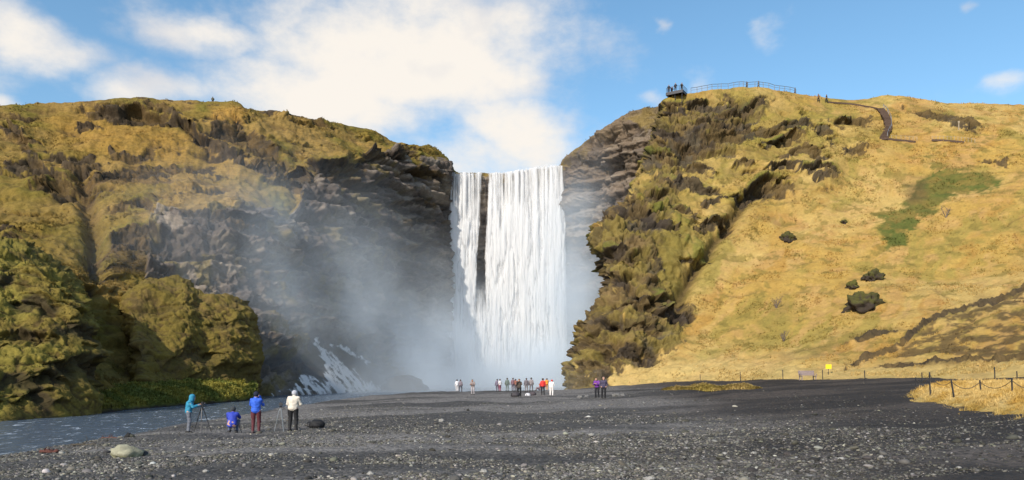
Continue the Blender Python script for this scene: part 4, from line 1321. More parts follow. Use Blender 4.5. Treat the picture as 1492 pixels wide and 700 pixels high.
def skeleton(pose, hood, near):
    """capsules (a, b, ra, rb, tag) in a 1.75 m frame, facing +y"""
    C = []
    def cap(a, b, ra, rb, tg): C.append((np.array(a, float), np.array(b, float), ra, rb, tg))
    if pose == 'crouch':
        hip, chest, neck, head = (0, -0.16, 0.36), (0, 0.0, 0.72), (0, 0.06, 0.86), (0, 0.12, 1.0)
        legs = [((s * 0.10, -0.15, 0.34), (s * 0.19, 0.24, 0.50), (s * 0.15, 0.02, 0.09)) for s in (-1, 1)]
    elif pose == 'sit':
        hip, chest, neck, head = (0, -0.10, 0.22), (0, -0.08, 0.60), (0, -0.04, 0.76), (0, 0.0, 0.90)
        legs = [((s * 0.10, -0.06, 0.16), (s * 0.16, 0.32, 0.46), (s * 0.14, 0.50, 0.09)) for s in (-1, 1)]
    else:
        st = 0.17 if pose == 'stride' else 0.02
        hip, chest, neck, head = (0, 0, 0.94), (0, 0.0, 1.30), (0, 0.01, 1.47), (0, 0.035, 1.615)
        if pose in ('tripod', 'look'): chest, neck, head = (0, 0.05, 1.28), (0, 0.10, 1.44), (0, 0.17, 1.56)
        legs = [((s * 0.10, 0, 0.90), (s * 0.115, 0.03 + s * st * 0.7, 0.50), (s * 0.12, -0.03 + s * st, 0.09)) for s in (-1, 1)]
    hip, chest, neck, head = map(np.array, (hip, chest, neck, head))
    mid = (hip + chest) / 2
    for dx in (-0.06, 0.06):
        cap(hip + (dx, 0, 0.02), mid + (dx, 0, 0), 0.125, 0.115, 'j')
        cap(mid + (dx, 0, 0), chest + (dx * 1.2, 0, 0), 0.115, 0.135, 'j')
    cap(hip + (0, -0.03, 0.02), chest + (0, -0.03, 0.02), 0.115, 0.125, 'j')
    cap(chest + (-0.13, 0, 0.09), chest + (0.13, 0, 0.09), 0.075, 0.075, 'j')
    cap(chest + (0, 0, 0.1), neck + (0, 0, 0.0), 0.07, 0.06, 'j')
    cap(neck, head - (0, 0, 0.05), 0.055, 0.055, 's')
    cap(head + (0, -0.012, 0.03), head + (0, 0.012, -0.035), 0.098, 0.080, 's')
    cap(head + (0, 0.088, 0.005), head + (0, 0.104, -0.028), 0.012, 0.017, 's')         # nose
    cap(head + (0, 0.066, -0.085), head + (0, 0.072, -0.092), 0.034, 0.03, 's')         # chin
    for s in (-1, 1):
        cap(head + (s * 0.092, -0.005, 0.01), head + (s * 0.094, -0.01, -0.03), 0.016, 0.012, 's')
    if hood:
        cap(head + (0, -0.03, 0.03), head + (0, -0.05, -0.10), 0.122, 0.11, 'j')
    for (h_, k, a) in legs:
        cap(h_, k, 0.095, 0.066, 't'); cap(k, a, 0.064, 0.046, 't')
        a = np.array(a)
        cap(a + (0, -0.04, -0.045), a + (0, 0.15, -0.055), 0.045, 0.036, 'b'); cap(a, a + (0, -0.02, -0.04), 0.048, 0.045, 'b')
    sh = chest + np.array((0, 0, 0.10))
    arms = {'down': ((0.26, -0.03, -0.30), (0.27, 0.07, -0.54)), 'stride': ((0.26, -0.05, -0.29), (0.26, 0.10, -0.50)), 'cam': ((0.25, 0.16, -0.20), (0.085, 0.27, 0.13)),
            'tripod': ((0.23, 0.13, -0.22), (0.11, 0.38, -0.14)), 'look': ((0.25, 0.06, -0.27), (0.09, 0.27, -0.20)), 'pockets': ((0.29, -0.07, -0.27), (0.20, 0.07, -0.44)),
            'crouch': ((0.24, 0.20, -0.16), (0.14, 0.36, -0.06)), 'sit': ((0.24, 0.10, -0.2), (0.1, 0.3, -0.2))}[pose]
    hands = []
    for s in (-1, 1):
        S = sh + (s * 0.175, 0, 0)
        E = sh + np.array((s * arms[0][0], arms[0][1], arms[0][2])); Wr = sh + np.array((s * arms[1][0], arms[1][1], arms[1][2]))
        cap(S, E, 0.066, 0.052, 'j'); cap(E, Wr, 0.052, 0.04, 'j')
        dr = (Wr - E) / np.linalg.norm(Wr - E)
        if pose in ('cam', 'tripod', 'look', 'crouch'): dr = dr * 0.4 + np.array((-s * 0.6, 0.5, 0.2)); dr /= np.linalg.norm(dr)
        side = np.cross(dr, (0, 0, 1)); side /= np.linalg.norm(side) + 1e-9
        up = np.cross(side, dr)
        P_ = Wr + dr * 0.07
        cap(Wr + dr * 0.02, P_, 0.032, 0.036, 's')
        if near:
            for q, L_ in zip((-0.03, -0.01, 0.01, 0.03), (0.055, 0.07, 0.066, 0.05)):
                k0 = P_ + side * q + dr * 0.02; k1 = k0 + dr * L_ * 0.6; k2 = k1 + dr * L_ * 0.35 - up * 0.022
                cap(k0, k1, 0.0105, 0.010, 's'); cap(k1, k2, 0.010, 0.009, 's')
            cap(P_ - dr * 0.03 + side * 0.03, P_ + dr * 0.01 + side * 0.055 - up * 0.015, 0.013, 0.011, 's')
        hands.append(P_)
    return C, head, hands, chest


def sdf_mesh(C, h, k=0.028):
    lo = np.min([np.minimum(c[0], c[1]) - max(c[2], c[3]) for c in C], 0) - 2.5 * h
    hi = np.max([np.maximum(c[0], c[1]) + max(c[2], c[3]) for c in C], 0) + 2.5 * h
    n = np.ceil((hi - lo) / h).astype(int) + 1
    ax = [lo[i] + h * np.arange(n[i]) for i in range(3)]
    Gx, Gy, Gz = np.meshgrid(*ax, indexing='ij')
    P_ = np.stack([Gx, Gy, Gz], -1).astype(np.float32)
    Fv = np.full(Gx.shape, 9.0, np.float32)
    for a, b, ra, rb, tg in C:
        Dv = sd_cap(P_, a, b, ra, rb)
        kk = k if min(ra, rb) > 0.03 else 0.008
        hh = np.clip(0.5 + 0.5 * (Dv - Fv) / kk, 0, 1)
        Fv = Dv * (1 - hh) + Fv * hh - kk * hh * (1 - hh)
    return surface_nets(Fv, lo, h)


def sd_cap(P_, a, b, ra, rb):
    ab = (b - a).astype(np.float32); L2 = float(ab @ ab) + 1e-9
    t = np.clip(((P_ - a.astype(np.float32)) @ ab) / L2, 0, 1)
    q = P_ - a.astype(np.float32) - t[..., None] * ab
    return np.sqrt((q * q).sum(-1)) - (ra + (rb - ra) * t)


def sub_mesh(v, f, sel, off, vn):
    fs = f[sel]
    ids, inv = np.unique(fs, return_inverse=True)
    return v[ids] + vn[ids] * off, inv.reshape(fs.shape)


HANDS = {}
def person(key, loc, yaw, label, pose='down', jacket=(60, 60, 70), trousers=(30, 30, 35), boots=(25, 22, 20), hair=(50, 35, 25), height=1.74, hood=False, hat=None, coat=False, group=None, near=False, scale_w=1.0):
    C, head, hands, chest = skeleton(pose, hood, near)
    h = 0.0125 if near else 0.027
    v, f = sdf_mesh(C, h)
    tags = np.array([c[4] for c in C])
    dm = np.stack([sd_cap(v, *c[:4]) for c in C], -1)
    best = np.argmin(dm, -1)
    vt = tags[best]
    if coat: vt = np.where((vt == 't') & (v[:, 2] > 0.52), 'j', vt)
    fn = np.cross(v[f[:, 1]] - v[f[:, 0]], v[f[:, 2]] - v[f[:, 0]])
    vn = np.zeros_like(v)
    for i in range(4): np.add.at(vn, f[:, i], fn)
    vn /= np.linalg.norm(vn, axis=1, keepdims=True) + 1e-12
    sc_ = height / 1.74
    root = empty("person", loc, yaw)
    root.scale = (sc_ * scale_w, sc_ * scale_w, sc_)
    tag(root, label, "person", group)
    mesh_ob("body", v, f, SKIN, root)
    ft = vt[f[:, 0]]
    fx = v[f].mean(1)[:, 0]
    for tg, nm, rgb, side in (('j', 'coat' if coat else 'jacket', jacket, 0), ('t', 'trousers', trousers, 0), ('b', 'boot', boots, -1), ('b', 'boot', boots, 1)):
        sel = (ft == tg) & (fx * side >= 0)
        if sel.any():
            vv_, ff_ = sub_mesh(v, f, sel, 0.010, vn)
            vv_ = vv_ + 0.022 * np.clip(pn(vv_, (6, 6, 11), 3), -0.5, 0.5)[:, None] * vv_ * np.array([1.5, 1.5, 0]) / 0.3
            mesh_ob(nm, vv_, ff_, cloth(rgb), root)
    if not hood:
        # hair or a hat: cap shell over the skull
        cap_c = head + np.array((0, -0.012, 0.035))
        tip = [(cap_c, cap_c + np.array((0, -0.02, -0.02)), 0.110, 0.102, 'h')]
        hv, hf = sdf_mesh(tip, 0.014 if near else 0.03)
        hv_keep = ~((hv[:, 1] > head[1] + 0.03) & (hv[:, 2] < head[2] + 0.055)) & (hv[:, 2] > head[2] - 0.07)
        hf = hf[hv_keep[hf].all(1)]
        ids, inv = np.unique(hf, return_inverse=True)
        mesh_ob("woolly_hat" if hat else "hair", hv[ids], inv.reshape(hf.shape), cloth(hat or hair, 0.9), root)
    if near:
        for s in (-1, 1):
            bv, bf = blob(1, 0.012, 0.008, 0.010, 1, 0.0)
            mesh_ob("eye", bv + head + np.array((s * 0.034, 0.092, 0.018)), bf, BLACK, root)
    M_ = Matrix.Translation(Vector(loc)) @ Matrix.Rotation(yaw, 4, 'Z') @ Matrix.Diagonal((sc_ * scale_w, sc_ * scale_w, sc_, 1))
    HANDS[key] = [M_ @ Vector(q) for q in hands] + [M_ @ Vector(head)]
    return root


def gz(x, y):
    q = np.array([[x, y, 0.0]])
    nb = 0.16 * fbm(q, 0.16, 3, 0.5, 3) + 0.05 * fbm(q, 0.9, 2, 0.5, 5)
    return float(ground_z(x, y) + nb[0])


def foot(px, py, d=None):
    if d is None:
        p_ = ground_hit(px, py)
        if p_ is None or p_[1] > 98: p_ = to_world(px, py, 96.0)
    else:
        p_ = to_world(px, py, d)
    return (float(p_[0]), float(p_[1]), gz(p_[0], p_[1]) - 0.01)


def camera_body(key, loc, yaw, label, s=1.0):
    o = empty("camera", loc, yaw)
    tag(o, label, "camera")
    mb = MB(); mb.box((0, 0, 0), (0.14 * s, 0.07 * s, 0.10 * s)); mb.box((0, 0, 0.06 * s), (0.06 * s, 0.06 * s, 0.035 * s)); mb.build("camera_body", STEEL, o)
    mb = MB(); mb.tube([(0, 0.03 * s, 0), (0, 0.10 * s, 0), (0, 0.105 * s, 0), (0, 0.15 * s, 0)], [0.035 * s, 0.035 * s, 0.042 * s, 0.042 * s], 12); mb.build("lens", STEEL, o, True)
    return o


def tripod(loc, hgt, label, mat, yaw=0.0, spread=0.42):
    o = empty("tripod", loc, yaw)
    tag(o, label, "tripod")
    top = hgt - 0.16
    for k in range(3):
        a = k * 2.094 + 0.5
        ft = Vector((math.cos(a) * spread, math.sin(a) * spread, 0.0)); kn = Vector((math.cos(a) * 0.05, math.sin(a) * 0.05, top))
        md = kn.lerp(ft, 0.5)
        mb = MB(); mb.tube([kn, md], 0.02); mb.tube([md, ft], 0.014); mb.box(md, (0.05, 0.05, 0.06))
        lg = mb.build("leg", mat, o)
        mb = MB(); mb.tube([ft + Vector((0, 0, 0.03)), ft], [0.018, 0.024]); mb.build("foot", STEEL, lg)
    mb = MB(); mb.tube([(0, 0, top - 0.35), (0, 0, hgt - 0.06)], 0.016); mb.tube([(0, 0, top - 0.05), (0, 0, top + 0.03)], 0.06, 8); mb.build("centre_column", mat, o)
    mb = MB(); mb.box((0, 0, hgt - 0.045), (0.08, 0.08, 0.07)); mb.tube([(0, 0, hgt - 0.05), (0.05, -0.22, hgt - 0.12)], 0.012); mb.build("head", STEEL, o)
    return o

# photographers by the river
p1 = foot(275, 633); p2 = foot(339, 631); p3 = foot(373, 630.5); p4 = foot(427, 628); t1_ = foot(293, 632); t2_ = foot(409, 629)
person('a', p1, R(-70), "photographer in teal hooded jacket and grey trousers bending to a tripod", 'tripod', (38, 128, 160), (98, 102, 112), (30, 28, 28), hood=True, height=1.72, near=True)
person('b', p2, R(8), "photographer in royal blue jacket crouching low on the gravel", 'crouch', (40, 60, 165), (70, 82, 110), (40, 38, 40), hair=(52, 56, 60), near=True, height=1.74)
person('c', p3, R(4), "photographer in bright blue jacket and maroon trousers raising a camera", 'cam', (44, 92, 200), (84, 34, 42), (70, 55, 55), hat=(22, 30, 52), height=1.76, near=True)
person('d', p4, R(-6), "photographer in cream hooded jacket and black trousers looking down at his hands", 'look', (205, 196, 182), (18, 18, 22), (30, 26, 26), hat=(170, 172, 180), height=1.78, near=True, scale_w=1.08)
ta = Vector(p1) + Vector((0.52, 0.14, 0)); ta.z = gz(ta.x, ta.y)
tripod(ta, 1.22, "black tripod in front of the photographer in teal jacket", STEEL, 0.3)
camera_body('a', ta + Vector((0, 0, 1.27)), R(-70), "black camera on the tripod of the photographer in teal")
tripod(Vector(t2_), 1.12, "silver legged tripod standing alone beside the photographer in cream jacket", ALU, 0.8, 0.26)
camera_body('t', Vector(t2_) + Vector((0, 0, 1.17)), R(0), "black camera on the lone silver tripod")
hc = (HANDS['c'][0] + HANDS['c'][1]) / 2
camera_body('c', hc + Vector((0, 0.02, 0.02)), R(4), "black camera held up by the photographer in bright blue")
hd = (HANDS['d'][0] + HANDS['d'][1]) / 2
camera_body('d', hd, R(-6), "small camera in the hands of the photographer in cream jacket", 0.8)
hb = (HANDS['b'][0] + HANDS['b'][1]) / 2
tb = Vector((hb.x, hb.y + 0.05, gz(hb.x, hb.y)))
tripod(tb, max(0.4, hb.z - tb.z - 0.03), "low tripod in front of the crouching photographer in royal blue", STEEL, 0.2, 0.28)
camera_body('b', Vector((tb.x, tb.y, max(tb.z + 0.45, hb.z + 0.02))), R(8), "black camera on the low tripod of the crouching photographer")


def bag(loc, s, rgb, label, yaw=0.0):
    o = empty("backpack", loc, yaw)
    tag(o, label, "backpack")
    m_ = cloth(rgb)
    bv, bf = blob(11, 0.36 * s, 0.24 * s, 0.26 * s, 3, 0.26, 1.6, 0.75)
    mesh_ob("body", bv + np.array((0, 0, 0.14 * s)), bf, m_, o)
    bv, bf = blob(12, 0.2 * s, 0.10 * s, 0.12 * s, 2, 0.10, 1.2)
    mesh_ob("pocket", bv + np.array((0.02, -0.19 * s, 0.12 * s)), bf, m_, o)
    for k in (-1, 1):
        mb = MB(); mb.tube([(k * 0.1 * s, 0.05, 0.30 * s), (k * 0.16 * s - 0.25 * s, -0.1 * s, 0.26 * s), (-0.42 * s, -0.05 * s + k * 0.06, 0.05 * s)], 0.022 * s, 5)
        mb.build("strap", BLACK, o)
    return o

bag(foot(462, 622), 1.0, (14, 14, 18), "black camera backpack lying on gravel beside the photographer in cream", 0.2)

# visitors near the fall: key, px, feet row, height in pixels, yaw, pose, colours, label
VIS = [
    ('v1', 666, 576, 16, 20, 'down', (222, 220, 222), (205, 200, 200), None, "visitor in white jacket and pale trousers beside one in grey near the mist"),
    ('v2', 671, 576, 18, -20, 'stride', (120, 110, 118), (70, 66, 74), None, "visitor in grey jacket standing close beside one in white near the mist"),
    ('v3', 689, 579, 23, 160, 'look', (140, 128, 126), (165, 158, 160), None, "lone visitor in grey brown jacket and pale trousers on open gravel"),
    ('v4', 724.5, 573, 17, 10, 'down', (112, 104, 122), (88, 82, 96), None, "visitor in dull violet jacket beside one in white top and red trousers"),
    ('v5', 728.5, 573, 17, 40, 'pockets', (226, 222, 222), (150, 92, 108), None, "visitor in white top and dull red trousers"),
    ('v6', 739, 573, 19, -10, 'down', (98, 110, 104), (110, 118, 116), None, "visitor in long grey green coat facing the waterfall"),
    ('v7', 747.5, 573, 19, 15, 'down', (120, 92, 100), (96, 84, 96), None, "visitor in mauve brown jacket behind the one in dark coat"),
    ('v8', 752, 573, 17, 30, 'look', (140, 90, 76), (84, 70, 72), None, "visitor in rust brown jacket behind the one in dark coat"),
    ('v9', 756.5, 579, 26, 170, 'cam', (72, 62, 56), (16, 16, 20), None, "visitor in dark brown coat and black trousers with bag at feet"),
    ('v10', 767, 576, 20, 0, 'down', (104, 98, 104), (120, 114, 116), None, "visitor in charcoal jacket holding still before the white curtain"),
    ('v11', 774, 576, 20, -15, 'stride', (136, 128, 130), (104, 98, 102), None, "visitor in pale grey jacket beside the one in charcoal"),
    ('v12', 786, 572, 8, 100, 'sit', (150, 128, 136), (100, 88, 100), None, "visitor in dusty pink jacket sitting on gravel"),
    ('v13', 791, 578, 24, 5, 'down', (214, 52, 48), (18, 18, 26), None, "visitor in bright red jacket and black trousers"),
    ('v14', 797, 573, 17, 20, 'cam', (232, 150, 52), (190, 140, 90), None, "visitor in orange jacket between red and white clad visitors"),
    ('v15', 803.5, 577, 25, -20, 'look', (236, 232, 228), (226, 220, 216), (190, 50, 40), "visitor in white suit and red hat"),
    ('v16', 870, 579.5, 30, 150, 'look', (112, 52, 146), (22, 22, 30), None, "visitor in purple jacket standing arm in arm with one in dark jacket"),
    ('v17', 879.5, 579.5, 31, 175, 'pockets', (66, 60, 84), (20, 20, 26), (150, 120, 108), "visitor in dark slate jacket standing beside the one in purple"),
]
for key, px_, py_, hp, yw, pose, jk, tr_, ht, lb in VIS:
    full = hp if pose != 'sit' else hp * 1.9
    dd = min(1.72 * F / full, 97.0)
    fp = foot(px_, py_, dd)
    hgt = float(np.clip(full * fp[1] / F, 1.58, 1.86))
    person(key, fp, R(yw), lb, pose, jk, tr_, hat=ht, height=hgt, coat=(key == 'v6'), group="visitors on the gravel before the waterfall", scale_w=1.06)
bag(foot(751, 579), 1.2, (60, 56, 60), "dark bag lying on gravel at the feet of the visitor in brown coat", 0.4)
bag(foot(769, 577), 0.9, (215, 212, 214), "white bag lying on gravel beside the visitor in charcoal", 0.9)
bag(foot(776, 576), 1.0, (70, 62, 66), "brown black bag on gravel below the visitor in pale grey", -0.3)

# ------------------------------------------------------------------ lookout platform and railing on the brow
WOOD = plain("weathered_wood", (0.13, 0.10, 0.085), 0.85, 0.25, 8)
REDWOOD = plain("stained_wood", (0.075, 0.045, 0.030), 0.85, 0.3, 6)
RAILM = plain("galvanised_rail", (0.17, 0.18, 0.19), 0.5, 0.1, 20, 0.5)

def crest_at(px):
    p_ = SURF["grass_hill"]; u, v = to_pix(p_)
    k = np.nonzero((np.abs(u - px) < 2.0) & (p_[:, 1] < 182) & (p_[:, 1] > 120))[0]
    return p_[k[np.argmin(v[k])]].copy()

lk = crest_at(987)
plat_z = CZ + (HZ - 136.5) / F * 163.0
plat = empty("viewing_platform", (float((986 - 746) / F * 163.0), 163.0, plat_z), R(-32))
plat.scale = (0.85, 0.85, 0.85)
tag(plat, "dark steel viewing platform jutting from the hill brow above the fall", "platform")
mb = MB(); mb.box((0, 0, 0), (4.4, 3.4, 0.16)); dk = mb.build("deck", STEEL, plat)
for k in range(11):
    mb = MB(); mb.box((-2.0 + k * 0.4, 0, 0.105), (0.37, 3.36, 0.04)); mb.build("plank", WOOD, dk)
for (a, b, c_) in (((-2.2, -1.7), (2.2, -1.7), 'x'), ((-2.2, -1.7), (-2.2, 1.7), 'y'), ((2.2, -1.7), (2.2, 1.7), 'y')):
    mb = MB(); cx, cy = (a[0] + b[0]) / 2, (a[1] + b[1]) / 2
    mb.box((cx, cy, -0.33), (4.5, 0.10, 0.62) if c_ == 'x' else (0.10, 3.5, 0.62)); mb.build("edge_beam", STEEL, plat)
for (a, b) in ((-1.9, -1.4), (1.9, -1.4), (-1.9, 1.3), (1.9, 1.3), (0, -1.4)):
    mb = MB(); mb.tube([(a, b, -0.1), (a * 0.9, b * 0.7, -3.2)], 0.10, 8); mb.build("support", STEEL, plat)
rp = [(-2.15, 1.6), (-2.15, 0.8), (-2.15, 0), (-2.15, -0.8), (-2.15, -1.65), (-1.3, -1.65), (-0.45, -1.65), (0.45, -1.65), (1.3, -1.65), (2.15, -1.65), (2.15, -0.8), (2.15, 0), (2.15, 0.8), (2.15, 1.6)]
for q in rp:
    mb = MB(); mb.box((q[0], q[1], 0.66), (0.06, 0.06, 1.12)); mb.build("post", STEEL, plat)
for hh in (1.2, 0.85, 0.5):
    mb = MB(); mb.tube([(x, y, hh) for x, y in rp], 0.032 if hh > 1 else 0.02); mb.build("rail", STEEL, plat)
Mp = Matrix.Translation(plat.location) @ Matrix.Rotation(R(-32), 4, 'Z') @ Matrix.Scale(0.85, 4)
for i, (x, y, jk, yw, lb) in enumerate(((-1.75, -0.9, (24, 26, 34), 170, "figure in black standing at the outer corner of the platform"), (-1.5, 0.5, (40, 34, 60), 200, "figure in dark purple leaning on the platform's side rail"),
                                  (0.1, -1.2, (30, 34, 48), 150, "figure in navy standing at the middle of the platform rail"), (1.5, -0.6, (22, 22, 26), 190, "tall figure in black at the inner end of the platform"))):
    w = Mp @ Vector((x, y, 0.125))
    person('q%d' % i, tuple(w), R(yw), lb, 'look' if i % 2 else 'pockets', jk, (20, 20, 24), height=1.78, group="figures on the brow of the hills", scale_w=1.1)

rail = empty("brow_railing", tuple(crest_at(1080)))
tag(rail, "long steel railing running along the hill brow from the platform", "railing")
ro = Vector(rail.location)
tops = []
for px_ in np.linspace(1006, 1160, 21):
    b = Vector(crest_at(px_)); b.y -= 0.0
    mb = MB(); mb.tube([b - ro - Vector((0, 0, 0.3)), b - ro + Vector((0, 0, 1.15))], 0.055, 6); mb.build("post", RAILM, rail)
    tops.append(b - ro)
for hh in (1.12, 0.62):
    mb = MB(); mb.tube([q + Vector((0, 0, hh)) for q in tops], 0.05 if hh > 1 else 0.03, 6); mb.build("rail", RAILM, rail)

def on_hill(px_, py_):
    return Vector(surf_at("grass_hill", px_, py_))
BROW = [('w1', 1091, None, (34, 30, 34), "dark figure walking along the brow railing at its highest point"), ('w2', 1108, None, (28, 28, 34), "dark figure walking down the brow railing past its top"),
        ('w3', 1161, None, (40, 34, 34), "dark figure at the lower end of the brow railing"), ('w4', 1193, 147, (96, 66, 46), "figure in brown on the grassy path between railing and steps"), ('w5', 1205.5, 148, (26, 26, 26), "figure in black on the grassy path above the crag")]
for key, px_, py_, jk, lb in BROW:
    w = Vector(crest_at(px_)) if py_ is None else on_hill(px_, py_)
    person(key, (w.x, w.y + (0.6 if py_ is None else -0.2), w.z - (0.2 if py_ is None else 0.05)), R(80), lb, 'stride', jk, (24, 22, 24), height=1.75, group="figures on the brow of the hills", scale_w=1.15)
p_ = SURF["cliff_hill"]; u_, v_ = to_pix(p_)
k_ = np.nonzero((np.abs(u_ - 307) < 2) & (p_[:, 1] < 190) & (v_ < 200))[0]; w = p_[k_[np.argmin(v_[k_])]]
person('w6', (w[0], w[1] + 0.5, w[2] - 0.45), R(20), "lone figure on the skyline of the olive grass hill", 'pockets', (84, 80, 60), (60, 56, 50), height=1.7, group="figures on the brow of the hills", scale_w=1.1)

# ------------------------------------------------------------------ timber steps, edging and low fences on the golden hill
def path_pts(line, n):
    xs = np.linspace(0, len(line) - 1, n)
    return [on_hill(float(np.interp(t, range(len(line)), [q[0] for q in line])), float(np.interp(t, range(len(line)), [q[1] for q in line]))) for t in xs]

def smooth_path(pts, it=3):
    pts = [q.copy() for q in pts]
    for _ in range(it):
        pts = [pts[0]] + [(pts[i - 1] + pts[i] * 2 + pts[i + 1]) / 4 for i in range(1, len(pts) - 1)] + [pts[-1]]
    return pts

SL = [(1287, 200), (1292, 192), (1294, 184), (1291.5, 174), (1287, 165), (1281, 158)]
sp_ = smooth_path(path_pts(SL, 44), 4)
stair = empty("timber_steps", tuple(sp_[0]))
tag(stair, "dark red brown timber steps climbing the golden hill", "steps")
so = Vector(stair.location)
for i, q in enumerate(sp_):
    tdir = (sp_[min(i + 1, 43)] - sp_[max(i - 1, 0)]); ang = math.atan2(tdir.y, tdir.x) - math.pi / 2
    mb = MB(); mb.box(q - so + Vector((0, 0, 0.22)), (1.4, 0.62, 0.10), Euler((0, 0, ang))); mb.build("tread", REDWOOD, stair)
    mb = MB(); mb.box(q - so + Vector((0, -0.3, -0.05)), (1.36, 0.06, 0.5), Euler((0, 0, ang))); mb.build("riser", REDWOOD, stair)
hp_ = []
for i, q in enumerate(sp_):
    if i % 5 == 0 or i == 43:
        r_ = q - so + Vector((0.78, -0.1, 0))
        mb = MB(); mb.tube([r_, r_ + Vector((0, 0, 1.2))], 0.05); mb.build("post", ALU, stair)
        hp_.append(r_ + Vector((0, 0, 1.15)))
mb = MB(); mb.tube(hp_, 0.05); mb.build("handrail", ALU, stair)

def edging(line, n, h, label, mat, name="timber_edging"):
    pts = smooth_path(path_pts(line, n + 1), 3)
    o = empty(name, tuple(pts[0])); tag(o, label, "edging")
    oo = Vector(o.location)
    for a, b in zip(pts[:-1], pts[1:]):
        c_ = (a + b) / 2 - oo; dv = b - a
        mb = MB(); mb.box(c_ + Vector((0, -0.12, h / 2 - 0.1)), (dv.length * 1.02, 0.10, h), Euler((0, -math.atan2(dv.z, math.hypot(dv.x, dv.y)), math.atan2(dv.y, dv.x)))); mb.build("board", mat, o)
    return o
edging([(1208, 148.5), (1230, 150), (1255, 153), (1281, 158)], 12, 0.34, "dark timber edging leading along the path to the steps' top", REDWOOD)
edging([(1288, 201), (1310, 203.5), (1333, 205.5)], 7, 0.4, "dark timber edging running from the foot of the steps", REDWOOD)
edging([(1357, 203), (1380, 204), (1404, 206.5)], 7, 0.38, "short dark timber edging beside a pale picket fence", REDWOOD)

def pickets(line, n, h, label, mat):
    pts = smooth_path(path_pts(line, n), 2)
    o = empty("picket_fence", tuple(pts[0])); tag(o, label, "fence")
    oo = Vector(o.location)
    for q in pts:
        mb = MB(); mb.tube([q - oo - Vector((0, 0, 0.2)), q - oo + Vector((0, 0, h))], 0.04, 5); mb.build("picket", mat, o)
    mb = MB(); mb.tube([q - oo + Vector((0, 0, h * 0.85)) for q in pts], 0.025, 5); mb.build("wire", mat, o)
PALE = plain("pale_wood", (0.36, 0.29, 0.20), 0.85, 0.2, 8)
pickets([(1300, 201), (1335, 203)], 7, 0.8, "low pale picket fence at the foot of the steps", PALE)
pickets([(1358, 202), (1390, 203), (1420, 206)], 13, 0.9, "low pale picket fence crossing the upper golden slope", PALE)
def signpost(px_, py_, h, label):
    q = on_hill(px_, py_)
    o = empty("marker_post", tuple(q)); tag(o, label, "post")
    mb = MB(); mb.box((0, 0, h / 2 - 0.2), (0.16, 0.16, h)); mb.build("shaft", PALE, o)
    mb = MB(); mb.box((0, -0.02, h - 0.1), (0.36, 0.10, 0.34)); mb.build("plate", PALE, o)
signpost(1397, 187, 1.7, "pale marker post standing in dark scrub on the upper slope")

# ------------------------------------------------------------------ rocks on the golden hill
M_ROCK = terrain_mat("mossy_rock", 4.0, 0.8, 0.15)
def hill_rock(px_, py_, w_px, h_px, seed, label, mossy=0.5, group=None):
    q = on_hill(px_, py_ + h_px * 0.35)
    s = q.y / F
    bv, bf = blob(seed, w_px * s * 0.5, w_px * s * 0.42, h_px * s * 0.5, 4, 0.5, 1.9)
    n_ = fbm(bv, 1.2, 3, 0.6, seed + 2)
    c_ = mixc(C_DARK * 1.4 * np.ones((len(bv), 3)), C_MOSS * 0.9, (0.2 + mossy * 0.55) * sstep(bv[:, 2] / (h_px * s * 0.5) + 1.3 * n_, -0.1, 0.6))
    o = mesh_ob("mossy_rock", bv, bf, M_ROCK, col=c_, loc=tuple(q + Vector((0, 0.1, h_px * s * 0.08))))
    tag(o, label, "rock", group)
hill_rock(1273, 398, 27, 20, 31, "small dark mossy rock, upper of a cluster on the golden slope")
hill_rock(1257, 434, 44, 36, 32, "large dark mossy rock, lowest of a cluster on the golden slope")
hill_rock(1241, 412, 17, 15, 33, "little mossy stone between larger rocks on the golden slope", 0.8)
hill_rock(1148, 341, 19, 17, 34, "lone dark rock on the slope below the crag")
hill_rock(1228, 321, 10, 8, 35, "tiny dark rock on open golden grass beside the green patch")

def bare_shrub(px_, py_, h, seed, label):
    q = on_hill(px_, py_); rs = random.Random(seed)
    o = empty("bare_shrub", tuple(q)); tag(o, label, "shrub", "bare shrubs on the golden slope")
    m_ = WOOD
    for k in range(7):
        a = rs.uniform(0, 6.28); l = rs.uniform(0.6, 1.0) * h
        d_ = Vector((math.cos(a) * 0.5, math.sin(a) * 0.5, 1)).normalized()
        mid = d_ * l * 0.5; mb = MB(); mb.tube([(0, 0, -0.1), mid, d_ * l + Vector((rs.uniform(-.2, .2), rs.uniform(-.2, .2), 0))], [0.05, 0.035, 0.015], 5)
        for j in range(6):
            b = mid.lerp(d_ * l, rs.uniform(0, 1)); e = b + Vector((rs.uniform(-.5, .5), rs.uniform(-.5, .5), rs.uniform(0.1, .5))) * h * 0.5
            mb.tube([b, e], [0.022, 0.01], 4)
        mb.build("branch", m_, o)
bare_shrub(1377, 316, 2.2, 1, "bare brown shrub at the lower edge of the green patch")
bare_shrub(1130, 448, 2.0, 2, "bare brown shrub on the golden slope above the bench")
bare_shrub(1141, 496, 1.6, 3, "bare brown shrub low on the golden slope near the bench")

